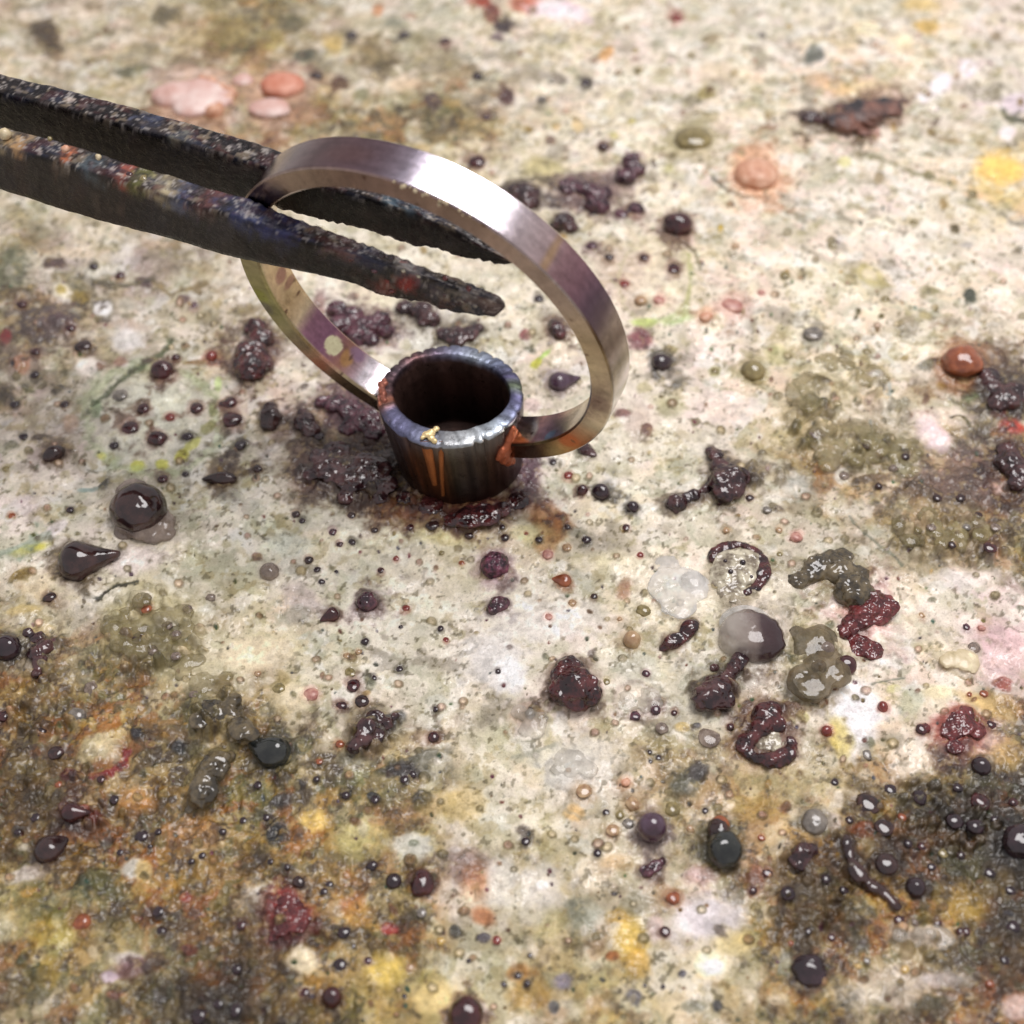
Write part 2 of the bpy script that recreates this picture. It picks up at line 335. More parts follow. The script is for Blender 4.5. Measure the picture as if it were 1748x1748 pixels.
# stains with a shape of their own, and the tube's shadow painted left of it: x, y, rx, ry, turn, colour, opacity
ST = """78 58 24 22 0 62 48 38 85;93 93 12 9 0 120 100 80 60;285 25 22 14 0 85 78 66 70;225 120 28 9 -15 85 85 72 70;325 108 35 12 0 92 82 62 60;370 80 25 18 0 120 105 70 60
160 10 14 8 0 110 95 75 50;330 60 28 14 0 190 170 135 60;400 50 40 25 0 150 130 85 50;262 200 12 22 0 110 85 65 60;300 205 60 8 10 120 95 70 50
460 70 25 20 0 150 130 60 50;520 95 22 12 -15 70 72 68 75;500 45 20 12 0 95 90 75 60;470 22 18 10 0 110 98 75 60;570 75 18 14 0 190 160 90 60;645 20 8 11 20 190 125 85 70
675 42 18 12 0 110 112 98 60;700 30 12 8 0 140 100 80 50;650 100 35 25 0 115 100 80 60;655 120 15 18 0 105 95 82 60;720 70 30 12 0 125 118 95 60;690 140 26 16 -10 222 198 168 80;706 124 8 8 0 232 217 197 90
580 143 16 13 0 85 55 48 80;617 158 14 11 0 115 115 95 70;738 172 13 12 0 80 62 72 85;680 185 9 8 0 80 70 62 80;638 192 9 8 0 85 75 65 80;595 213 14 7 0 95 85 70 70;552 185 9 14 30 130 95 60 70
470 240 25 14 0 135 95 65 70;865 165 13 14 0 75 45 48 90;755 215 14 12 -40 110 100 90 60;780 195 10 10 0 115 100 75 60;800 230 25 14 0 140 125 100 50;845 210 10 8 0 140 125 85 60
858 43 18 14 0 55 42 48 95;840 25 14 16 0 110 55 55 80;848 60 14 8 0 120 105 115 80;820 5 18 8 0 160 60 50 80;900 8 25 12 0 180 80 60 70;945 15 34 16 0 235 210 215 90;975 20 25 12 20 230 205 212 80
750 105 60 30 10 128 115 88 45;610 40 30 20 0 165 155 125 40;530 165 30 20 0 150 135 100 40;440 100 30 18 0 150 115 75 50
1035 92 15 8 -40 200 150 95 80;900 125 28 16 0 135 125 115 60;955 133 14 9 0 115 105 98 70;1003 137 13 10 0 105 100 95 80;1215 70 16 8 0 140 125 100 70;1205 160 12 10 0 150 135 85 70;1145 98 6 6 0 150 140 130 70
1075 160 9 7 0 150 145 110 60;985 215 12 14 0 190 160 105 60;950 218 9 8 0 180 145 85 60;903 226 7 6 0 150 125 70 80;1080 205 6 9 0 165 155 90 70;1048 233 9 5 0 175 165 100 70;940 240 10 8 0 110 85 80 80
915 180 20 10 0 135 125 118 50;960 180 14 20 20 165 150 135 50;1115 322 12 9 0 185 170 125 70;1142 285 8 7 0 175 170 120 70;1230 389 5 7 0 165 140 60 90;1240 125 60 15 0 215 190 160 40;1000 315 62 26 -18 150 135 130 70;930 290 40 22 0 175 165 110 60;1182 237 40 26 0 190 185 150 60
1575 8 30 10 0 210 180 110 70;1580 45 18 10 0 205 170 90 75;1700 60 9 8 0 150 135 115 80;1393 92 16 14 0 120 125 125 85;1427 143 9 9 0 140 140 145 80;1400 135 25 12 0 200 160 130 50;1460 136 7 6 0 150 130 95 70
1605 143 20 13 -30 236 222 232 95;1650 118 12 12 0 236 222 232 90;1580 162 14 10 0 236 222 226 85;1735 175 30 17 0 205 190 195 90;1720 225 14 12 0 235 220 222 80;1700 285 42 28 0 215 175 90 85;1735 290 20 20 0 226 186 100 80
1585 298 10 8 20 130 120 85 80;1500 305 9 11 -20 145 130 105 80;1590 222 7 6 0 140 120 80 80;1625 235 22 6 10 150 130 100 60;1680 245 14 6 30 150 135 100 60;1440 280 12 10 0 195 190 120 60;1630 388 8 8 0 92 80 55 92;1735 427 11 6 -30 115 105 90 80;1340 402 14 3 0 140 130 110 70;1650 420 10 6 0 165 160 155 70
1470 235 8 16 10 80 75 68 80;1490 225 16 12 0 170 120 110 70;1430 150 30 14 20 205 165 110 50;1480 150 50 14 0 205 180 130 50
20 470 28 35 0 110 112 100 70;95 455 20 9 0 75 55 60 85;245 480 16 8 20 70 50 60 85;265 460 42 26 0 140 125 120 60;105 497 14 12 0 225 215 190 70;105 497 9 8 0 160 140 70 80;137 510 14 13 0 140 120 65 75;20 505 35 8 -8 95 80 65 70;75 550 48 24 -12 96 82 86 75;100 545 25 12 0 70 52 62 70
10 575 10 14 0 140 40 45 90;175 528 22 16 0 110 105 95 70;175 528 15 11 0 230 227 222 95;215 520 18 14 0 175 172 155 60;220 537 14 5 0 125 120 105 70;150 625 25 15 0 226 216 206 80;215 575 30 25 0 205 203 205 60;205 615 12 10 0 175 130 125 60;335 617 24 4 -5 110 80 50 70;312 510 12 8 0 85 60 75 70
262 715 98 84 0 196 197 180 60;235 800 13 9 -10 190 190 80 80;278 795 10 8 0 190 190 80 80;310 780 11 7 -30 195 190 70 80;330 762 14 7 -35 182 182 80 70;175 780 9 7 0 190 185 90 70;165 700 9 16 0 125 150 112 60;372 655 8 16 0 160 182 110 60;365 700 8 14 15 100 105 70 70;355 728 18 8 -40 120 120 60 60
70 747 18 6 -12 60 50 45 92;20 760 14 10 0 95 95 80 60;10 670 14 18 0 90 80 78 70;45 660 12 6 20 100 100 85 70;120 720 14 14 0 195 155 125 55;100 665 10 5 -30 90 85 80 70;30 610 40 30 0 140 118 112 55;37 620 14 16 0 200 135 105 55;178 832 8 5 -40 60 62 60 90;150 838 16 3 0 130 160 160 60;50 860 30 12 0 205 190 188 50
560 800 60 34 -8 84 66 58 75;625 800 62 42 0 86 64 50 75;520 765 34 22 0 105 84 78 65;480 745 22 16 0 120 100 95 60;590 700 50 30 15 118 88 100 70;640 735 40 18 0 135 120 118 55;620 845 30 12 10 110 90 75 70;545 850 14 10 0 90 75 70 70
755 868 115 24 -3 160 105 70 72;800 886 60 16 -12 100 58 58 88;835 872 40 14 -15 110 62 60 80;700 858 30 12 0 165 110 80 60;900 800 22 34 0 112 86 105 75;932 880 36 22 20 165 112 72 70;945 905 26 20 0 160 105 65 60;745 905 80 24 0 205 190 120 45
470 480 30 20 0 205 195 180 60;560 480 22 26 10 218 208 192 80;640 515 40 14 0 215 205 175 60;700 465 60 12 14 212 200 168 60;545 520 10 20 0 120 80 85 60
1100 550 22 7 0 168 188 100 85;1150 547 26 8 -5 150 172 112 70;1165 535 10 10 0 185 190 120 50;1095 578 20 14 0 115 60 75 80;1145 595 13 8 0 150 140 100 70;915 620 11 5 -30 190 190 70 85;930 607 10 4 -40 150 182 90 80;895 572 10 9 0 130 70 85 70;920 568 20 16 0 170 160 130 50
1100 660 14 10 0 165 155 110 60;1145 690 26 14 10 165 160 120 60;1220 632 9 9 0 150 145 90 70;1220 632 4 4 0 215 205 165 90;1090 720 25 25 0 172 152 138 55;1105 732 9 8 0 105 72 70 80;1065 705 12 9 0 110 70 75 70;1060 800 20 14 0 165 160 130 60;1130 470 60 60 0 212 198 168 45;905 690 22 14 0 175 150 145 60
1465 529 5 5 0 80 75 45 90;1505 539 5 5 0 85 78 45 90;1462 539 4 4 0 85 78 45 90;1580 537 11 7 15 160 145 95 70;1655 504 10 12 0 70 75 68 92;1592 496 20 6 8 120 115 85 70;1486 467 26 14 15 190 175 110 60;1484 466 12 8 0 222 208 180 80;1550 545 12 8 0 165 150 125 60;1615 547 20 8 8 150 138 120 60
1325 600 22 20 0 170 165 120 60;1322 595 9 8 0 120 120 85 60;1395 665 58 36 0 165 152 115 62;1400 648 16 7 12 85 72 45 85;1390 670 26 12 0 205 195 175 70;1500 638 28 16 0 160 145 105 62;1497 635 15 7 0 226 216 216 85;1445 612 48 11 8 165 150 110 60;1410 690 9 4 0 100 90 65 80;1546 608 9 6 0 120 105 70 70;1582 622 20 8 -5 95 92 82 80
1690 612 60 30 10 112 102 92 70;1665 672 22 10 -25 88 102 60 80;1722 682 32 26 0 62 56 56 85;1730 728 24 12 15 165 62 58 88;1705 705 14 8 0 140 45 50 80;1640 712 18 6 10 95 90 50 80;1570 672 26 16 0 180 165 135 60;1620 710 60 18 0 225 208 195 60;1330 680 20 18 0 180 170 145 50
1400 742 52 28 0 140 125 90 65;1395 738 26 10 0 218 198 158 80;1475 770 64 42 0 135 125 100 62;1540 772 38 32 0 125 118 95 62;1438 812 15 15 0 198 198 194 80;1438 809 4 4 0 70 70 65 80;1490 816 36 8 -4 85 68 60 70;1545 772 14 7 10 65 60 52 70;1542 800 9 16 25 178 178 152 70;1650 785 42 32 0 120 95 95 70;1640 835 62 30 0 95 78 72 75
1600 740 34 22 30 222 200 205 80;1690 840 40 20 -25 200 170 170 60;1600 865 60 18 0 130 120 100 50;1360 832 26 20 0 192 194 188 60;1290 800 40 30 0 180 175 155 50;1230 850 34 20 0 160 150 125 60;1250 690 40 30 0 218 200 190 50;1210 760 40 30 0 205 198 185 50
35 985 22 9 -25 115 95 55 90;55 940 28 6 -15 192 186 60 72;30 950 34 8 -8 150 155 135 50;190 1022 42 13 -12 230 224 214 90;228 958 48 24 -10 224 210 202 80;100 905 24 9 -40 218 208 208 70;40 1042 34 8 -5 190 165 100 60;262 1060 82 60 0 168 158 114 55;245 1112 52 42 0 112 106 86 62;205 1096 20 15 0 85 72 58 70;285 1068 15 11 0 195 190 180 75
330 1150 52 36 -10 194 184 150 72;382 1172 14 22 15 120 95 60 60;345 1222 52 30 10 95 92 70 70;402 1247 32 18 25 70 62 48 75;290 1262 52 30 0 95 85 75 60;172 1277 36 26 -15 188 178 148 82;435 1112 64 32 -5 224 208 177 80;235 1256 11 11 0 45 45 55 90;305 1276 13 13 0 42 46 55 85;120 1326 13 10 0 95 40 42 90;110 1140 40 20 0 140 125 100 50;60 1190 60 20 0 150 125 85 50;40 1120 40 40 0 175 165 158 50;150 1060 30 30 0 180 172 160 50
515 1020 42 24 30 172 156 150 60;500 1050 30 12 -20 140 135 122 60;850 1132 46 46 0 216 213 210 62;880 1060 50 36 0 224 218 206 50;662 1236 32 12 -35 70 70 80 85;625 1242 36 30 0 105 92 82 60;622 1282 26 16 20 95 75 60 70;700 1302 62 10 -18 80 78 82 80;735 1290 26 12 0 95 92 92 70;600 1302 20 12 0 132 132 124 60;690 1262 30 13 -20 165 145 110 50;482 1172 14 26 10 165 145 95 60;505 1192 32 26 0 216 202 172 70
640 930 90 40 0 206 202 182 40;560 890 60 24 0 178 178 160 40;500 935 40 20 0 178 184 172 50
930 930 24 18 20 165 120 75 60;900 912 32 18 0 200 190 130 50;985 910 20 9 0 110 110 100 50;1066 1004 10 17 15 150 100 80 70;890 1010 62 50 0 223 215 202 50;960 1062 62 30 -15 227 219 210 60;870 1152 30 32 0 226 223 220 70;1090 1142 48 32 0 170 170 156 50;900 1226 28 20 0 165 140 125 60;930 1288 36 12 -20 186 182 162 60;1165 1244 12 7 0 205 170 90 80;1190 1243 7 5 0 75 75 110 80;975 1312 42 32 0 206 206 200 60
1320 1010 34 30 0 218 208 190 60;1050 960 50 24 0 210 198 160 40;1000 1290 60 30 0 205 200 190 50;1180 1190 60 50 0 168 168 158 45;1270 1160 30 20 0 190 190 178 50
1712 1112 52 52 0 206 166 172 55;1462 1212 46 50 10 234 230 230 92;1448 1275 22 26 0 234 229 227 82;1430 1262 18 36 -15 200 180 95 72;1370 1226 11 10 0 165 160 90 60;1525 1176 14 9 0 185 180 120 60;1556 1197 20 20 0 165 170 140 50;1602 1181 27 12 10 226 212 172 80;1642 1246 46 34 20 150 60 60 72;1690 1275 44 32 0 192 164 164 60;1628 1292 32 26 0 85 60 65 70;1690 1200 52 17 15 190 155 85 62;1722 1292 30 30 0 190 160 100 60;1712 1166 13 11 0 150 75 70 80
1640 925 70 30 0 138 118 92 60;1600 890 60 24 -20 148 132 108 60;1560 960 50 30 0 150 140 118 50;1655 985 50 14 0 222 212 204 60;1500 1100 60 40 0 220 212 204 45;1580 1060 60 40 0 212 202 186 45
80 1376 72 30 0 80 65 48 60;122 1402 42 25 20 75 50 42 60;160 1396 27 12 20 110 40 42 62;235 1370 42 26 0 190 135 75 60;330 1422 62 30 0 172 122 76 50;228 1483 21 18 0 206 201 191 96;246 1490 11 20 0 206 170 90 65;45 1491 42 14 -15 196 186 182 82;40 1447 14 8 0 200 190 175 70;140 1522 13 26 0 50 58 52 72;168 1502 26 26 0 80 85 62 60;110 1541 30 20 0 166 162 132 65;86 1560 22 10 25 60 65 60 70;90 1592 44 32 0 166 156 70 50
230 1620 72 50 0 180 172 138 50;225 1640 30 14 0 196 186 196 60;226 1656 30 16 -20 130 95 110 72;190 1671 14 10 0 202 182 202 72;265 1641 20 18 0 85 68 68 70;200 1701 18 8 0 150 80 70 60;70 1660 14 12 0 60 65 55 80;40 1642 13 9 -40 75 78 65 80;85 1656 20 26 0 186 150 70 50;315 1531 10 9 0 150 65 60 80;322 1621 15 10 0 130 60 55 70;372 1722 62 30 0 65 50 36 72;330 1690 26 20 0 65 50 40 60;20 1580 40 30 0 176 170 145 45;120 1480 30 20 0 110 85 50 50
640 1342 62 30 0 115 118 85 50;470 1421 24 18 -30 45 48 58 88;590 1358 13 9 0 42 45 55 90;637 1362 15 9 20 42 45 55 90;690 1319 38 12 0 55 52 60 85;720 1361 18 10 0 60 58 62 80;480 1366 20 12 -20 55 52 60 80;482 1331 20 14 0 60 55 55 70;512 1341 12 8 0 60 58 65 75;535 1401 26 22 0 206 176 102 82;612 1432 52 36 0 186 176 116 60;702 1441 31 24 0 203 201 191 88;705 1438 8 6 0 130 135 120 70;445 1541 25 28 0 207 202 194 92
495 1560 38 34 30 125 32 38 90;480 1592 42 25 0 90 45 55 70;520 1641 29 27 0 240 224 192 96;600 1541 20 14 0 200 120 80 50;615 1561 26 20 0 200 150 70 60;665 1586 15 11 0 165 60 60 80;660 1656 37 30 0 214 187 96 78;740 1702 47 30 0 217 192 132 72;800 1531 10 9 0 236 226 197 92;800 1481 42 36 0 100 75 85 50;812 1502 30 30 0 150 90 55 50;826 1566 24 16 20 165 90 50 62;776 1591 12 13 0 60 60 62 72;826 1601 14 9 0 75 70 95 72;855 1502 30 42 0 202 197 187 72;430 1602 30 60 0 75 55 45 50;452 1702 42 50 0 85 65 42 60;780 1371 42 30 0 190 165 105 60;740 1300 30 20 0 190 185 165 50
920 1511 47 40 0 206 200 194 72;925 1511 15 10 0 224 214 207 82;1000 1561 32 28 0 140 142 130 72;935 1581 26 26 0 175 165 125 60;1075 1602 28 44 -15 190 158 66 78;1090 1641 22 26 0 180 140 58 65;1055 1566 20 14 0 176 142 66 72;1086 1541 26 18 0 140 135 118 70;1045 1632 12 9 0 165 95 55 72;1200 1571 72 34 -10 207 200 202 82;1120 1581 14 24 0 190 165 160 60;1216 1641 37 28 0 236 222 187 92;1221 1649 18 15 0 242 230 220 92;1252 1611 42 20 0 216 196 136 60
960 1675 15 15 40 125 118 140 80;945 1718 10 10 0 110 112 125 82;1083 1700 14 12 0 110 108 125 82;1165 1660 8 7 0 80 78 100 82;1225 1715 7 9 0 85 85 100 82;1185 1718 16 9 0 140 140 125 60;900 1701 36 25 0 180 140 70 62;885 1661 20 15 0 165 110 60 60;1172 1336 34 19 -30 88 88 84 88;1190 1321 20 13 -20 75 70 78 72;1290 1382 42 26 0 165 135 75 60;980 1386 14 14 0 216 176 116 72;1290 1501 20 30 0 120 75 70 60;1195 1492 30 20 0 165 130 130 60;1050 1470 30 14 0 190 155 105 50;905 1560 24 24 0 200 192 180 50
1345 1341 30 32 0 192 177 132 60;1415 1406 22 13 0 217 197 187 72;1570 1362 62 36 0 72 70 56 60;1650 1382 62 46 0 72 64 56 60;1600 1432 42 25 0 112 82 48 60;1720 1452 42 62 0 56 46 39 72;1645 1541 52 34 10 186 150 66 78;1655 1551 26 15 20 200 166 76 65;1702 1512 30 26 0 172 142 86 60;1470 1442 30 24 0 196 168 118 55;1360 1492 62 40 0 85 65 55 60;1400 1562 62 50 0 95 75 50 60;1342 1592 13 36 10 166 122 66 60
1460 1562 30 30 0 95 92 78 60;1580 1601 48 19 5 208 192 178 76;1530 1591 20 20 0 176 152 142 60;1520 1681 62 40 0 206 192 177 62;1450 1701 30 20 0 192 182 167 60;1610 1671 46 14 -5 206 197 197 62;1600 1721 30 18 0 75 72 62 72;1720 1611 42 62 0 90 70 45 62;1735 1721 25 26 0 224 197 192 82;1340 1641 13 30 0 166 171 166 52;1470 1612 22 18 0 85 85 82 72;1475 1419 22 14 0 160 85 60 72;1440 1360 30 14 0 200 185 165 50"""
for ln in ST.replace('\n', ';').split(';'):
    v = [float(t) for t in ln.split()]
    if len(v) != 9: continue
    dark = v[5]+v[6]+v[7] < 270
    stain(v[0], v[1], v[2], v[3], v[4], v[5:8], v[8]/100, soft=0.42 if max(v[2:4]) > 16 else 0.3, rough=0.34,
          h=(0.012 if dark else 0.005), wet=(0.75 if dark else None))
# wine dark, wet stains; those left of the tube also paint its shadow
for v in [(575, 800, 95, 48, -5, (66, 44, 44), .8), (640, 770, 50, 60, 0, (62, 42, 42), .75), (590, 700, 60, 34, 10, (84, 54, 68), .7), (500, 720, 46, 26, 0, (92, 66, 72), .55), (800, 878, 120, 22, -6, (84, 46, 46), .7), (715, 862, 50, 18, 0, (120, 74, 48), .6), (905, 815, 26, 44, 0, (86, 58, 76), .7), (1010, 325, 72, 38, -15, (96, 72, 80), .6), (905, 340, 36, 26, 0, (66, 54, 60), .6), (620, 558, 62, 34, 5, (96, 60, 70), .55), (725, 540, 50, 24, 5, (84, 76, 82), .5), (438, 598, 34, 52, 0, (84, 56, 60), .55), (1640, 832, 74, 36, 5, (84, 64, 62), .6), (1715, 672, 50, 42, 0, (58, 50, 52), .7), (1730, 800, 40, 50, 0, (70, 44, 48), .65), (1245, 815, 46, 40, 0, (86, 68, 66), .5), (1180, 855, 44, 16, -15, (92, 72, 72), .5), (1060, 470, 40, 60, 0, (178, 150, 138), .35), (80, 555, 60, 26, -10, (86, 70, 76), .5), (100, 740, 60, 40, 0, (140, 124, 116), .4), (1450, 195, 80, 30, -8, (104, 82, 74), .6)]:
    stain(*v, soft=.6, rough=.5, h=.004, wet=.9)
# tide marks and cracks
stain(262, 715, 122, 102, 0, (146, 160, 118), 0.45, ring=0.14, rough=0.10)
stain(1118, 482, 66, 74, 0, (166, 160, 118), 0.4, ring=0.10, rough=0.12)
stain(1085, 1200, 42, 32, 15, (150, 135, 125), 0.5, ring=0.2, rough=0.15)
stain(975, 1315, 44, 34, 10, (150, 145, 138), 0.5, ring=0.16, rough=0.15)
stain(1000, 1372, 36, 22, 0, (150, 145, 132), 0.5, ring=0.2, rough=0.15)
stain(900, 1235, 40, 34, 0, (150, 146, 126), 0.4, ring=0.16, rough=0.15)
for pts, wd, rgb, a, h in [
    ([(1215, 300), (1240, 325), (1275, 338), (1312, 338)], 4, (105, 108, 104), .8, -.006), ([(1160, 410), (1185, 430), (1195, 462)], 3.5, (118, 112, 92), .8, -.004),
    ([(1712, 185), (1722, 198), (1760, 206)], 5, (88, 94, 88), .85, -.008), ([(1470, 262), (1510, 275), (1550, 288), (1590, 300)], 4, (132, 128, 106), .75, -.004),
    ([(1710, 362), (1730, 376), (1760, 384)], 4, (135, 130, 125), .7, -.004), ([(135, 470), (160, 482), (210, 486), (262, 478)], 5, (85, 80, 75), .75, -.006),
    ([(290, 580), (262, 612), (220, 636), (190, 665), (160, 692)], 5, (88, 96, 80), .8, -.006), ([(262, 480), (290, 500), (350, 480)], 4, (125, 110, 85), .7, -.004),
    ([(1175, 440), (1179, 490), (1166, 540)], 4, (158, 158, 108), .7, 0), ([(1355, 655), (1370, 685), (1395, 696)], 3, (100, 100, 86), .8, -.004),
    ([(1520, 650), (1521, 682)], 4, (140, 150, 148), .7, 0), ([(1485, 720), (1488, 745), (1500, 760)], 3, (120, 128, 130), .7, -.004),
    ([(168, 1026), (190, 1006), (236, 995)], 2.6, (60, 60, 56), .9, -.004), ([(158, 1331), (190, 1323), (213, 1306), (216, 1286)], 6, (125, 34, 38), .92, .006),
    ([(1604, 1134), (1630, 1150), (1662, 1166)], 3, (128, 112, 82), .85, -.006), ([(874, 1290), (910, 1285), (945, 1272)], 4, (150, 148, 132), .7, 0),
    ([(1625, 710), (1640, 706), (1656, 718)], 4, (72, 66, 42), .85, -.006), ([(1450, 880), (1470, 905), (1500, 930), (1540, 965)], 3, (112, 116, 108), .7, -.003),
    ([(1490, 1165), (1515, 1160), (1545, 1155)], 2.5, (112, 116, 108), .7, -.003), ([(0, 945), (40, 935), (85, 918)], 5, (140, 155, 140), .6, 0)]:
    stroke(pts, wd, rgb, a, h)

# ---- where the fused beads and crusts lie (pixel of the photograph, half width); the board is stained and swollen round each
BE = [
 ('brown', 133, 958, 34, dict(ay=1.15, az=0.95, tail=(5, 1.1), rot=8), 'maroon brown teardrop bead with a pointed tail, beside the white flake'),
 ('crust_grain', 845, 965, 25, dict(az=0.9, amp=.07, freq=2.2), 'round grainy purple bead on the pale area below the tube'),
 ('crust_purple', 627, 1027, 19, dict(az=0.95), 'small pinkish grey bead below and left of the grainy purple bead'),
 ('maroon', 567, 1049, 13, dict(tail=(215, .9)), 'little maroon drop with its tail pointing to the lower left'),
 ('smoke', 460, 976, 17, dict(az=0.8), 'small round brown bubble bead left of centre'),
 ('purple', 1113, 1412, 26, dict(zr=.8, amp=0.0), 'perfectly round plum coloured ball in the lower middle'),
 ('black', 1128, 619, 17, dict(az=0.9, tail=(20, .3)), 'shiny black bead just right of the ring'),
 ('olive', 1285, 633, 21, dict(az=0.75), 'low olive brown dome right of the black bead'),
 ('maroon', 1157, 383, 25, dict(az=0.8, amp=.1), 'red brown dome bead up right of the ring'),
 ('orange', 1290, 298, 37, dict(az=0.55, amp=.08), 'orange pink pebble with a dark arc under it, upper right'),
 ('olive', 1184, 236, 33, dict(az=0.4, ay=0.9), 'flat olive bubble near the orange pink pebble'),
 ('rust', 1643, 617, 33, dict(az=0.7, amp=.14, rot=-20), 'glossy red bead at the right beside dark crust'),
 ('black', 1026, 840, 16, dict(az=0.95), 'shiny black bead right of the tube foot, larger of a pair'),
 ('maroon', 994, 837, 10, dict(), 'tiny maroon bead left of the shiny black bead by the tube'),
 ('black', 1080, 866, 11, dict(), 'small blue black bead below right of the tube'),
 ('tan', 1079, 1092, 15, dict(az=1.05, ay=1.1), 'small tan pearl left of the half clear bead'),
 ('purple', 955, 651, 19, dict(az=0.8, tail=(15, 1.1)), 'blue purple drop bead seen through the ring, tail to the right'),
 ('crust_maroon', 951, 562, 14, dict(ay=1.8, az=0.8, rot=20), 'dark red oblong bead touching the inner edge of the ring'),
 ('green', 465, 1283, 31, dict(ay=.95, az=0.75, tail=(160, .5)), 'glossy green black bead in the brown area at lower left'),
 ('black', 12, 1106, 24, dict(az=0.9), 'black glossy bead cut by the left edge of the picture'),
 ('brown', 83, 1450, 25, dict(az=0.8, tail=(35, .5)), 'brown glossy bead low at the left edge area'),
 ('maroon', 122, 1387, 18, dict(az=0.8, tail=(0, .8)), 'maroon bead with a smeared tail above the brown glossy bead'),
 ('maroon', 567, 1702, 18, dict(zr=.6), 'round maroon black bead at the bottom, left of the middle'),
 ('maroon', 720, 1508, 20, dict(ay=1.25, az=.8, amp=.12), 'maroon bead with a pale highlight, right of a smaller dark bead'),
 ('black', 672, 1504, 14, dict(az=.8), 'small dark bead touching the maroon bead from the left'),
 ('maroon', 795, 1732, 31, dict(az=.8, amp=.08), 'large maroon bead cut by the bottom edge'),
 ('black', 1563, 1515, 18, dict(az=.85), 'round black bead left of the bright yellow patch'),
 ('brown', 1513, 1475, 20, dict(az=.5), 'flat brown disc bead above the round black bead'),
 ('black', 1740, 1437, 30, dict(az=.7, amp=.12), 'large black bead at the right edge, lower right'),
 ('black', 1382, 1657, 30, dict(az=.6, amp=.12), 'wide black glossy blister low at the right of the bottom middle'),
 ('grey', 1391, 1402, 22, dict(az=.6, amp=.1, ay=1.1), 'grey bubble with a pale rim, right of the green black drop'),
 ('black', 1675, 1308, 17, dict(az=.85), 'dark bead at the lower edge of the red patch, right'),
 ('red', 1507, 1207, 9, dict(ay=1.15, az=1.1), 'tiny red bead on the edge of the snow white patch'),
 ('red', 1411, 1248, 10, dict(az=1.0), 'tiny red bead left of the snow white patch'),
 ('maroon', 277, 633, 20, dict(az=.9, amp=.08), 'maroon bead at the upper rim of the green ringed circle, left'),
 ('red', 361, 608, 10, dict(az=.9), 'small red brown bead on the end of a brown streak'),
 ('brown', 380, 817, 24, dict(ay=.5, az=.5, tail=(190, .5)), 'long brown seed shaped bead above the large brown bead'),
 ('rust', 963, 991, 13, dict(az=.8, tail=(170, .7)), 'amber teardrop bead below right of the tube'),
 ('brown', 92, 775, 20, dict(ay=.7, az=.7, rot=35), 'brown bead lying in a hollow at the left'),
]
def ring_blobs(cx, cy, rx, ry, r, az, n=14, a0=0, a1=360, jit=2):
    return [(cx+rx*math.cos(math.radians(a))+random.uniform(-jit, jit), cy+ry*math.sin(math.radians(a))+random.uniform(-jit, jit), r*(1+.3*math.sin(a*.045+cx)+random.uniform(-.08, .08)), az*(1+.25*math.sin(a*.07))) for a in np.linspace(a0, a1, n)]
def path_blobs(pts, n, az=.7):
    pts = np.array(pts, float); k = np.linspace(0, len(pts)-1, n); out = []
    for q in k:
        i = min(int(q), len(pts)-2); f = q-i; v = pts[i]*(1-f)+pts[i+1]*f; out.append((v[0]+random.uniform(-2, 2), v[1]+random.uniform(-2, 2), v[2]*(1+.22*math.sin(q*2.9+v[0]*.07)+random.uniform(-.1, .1)), az*(1+.2*math.sin(q*1.7))))
    return out
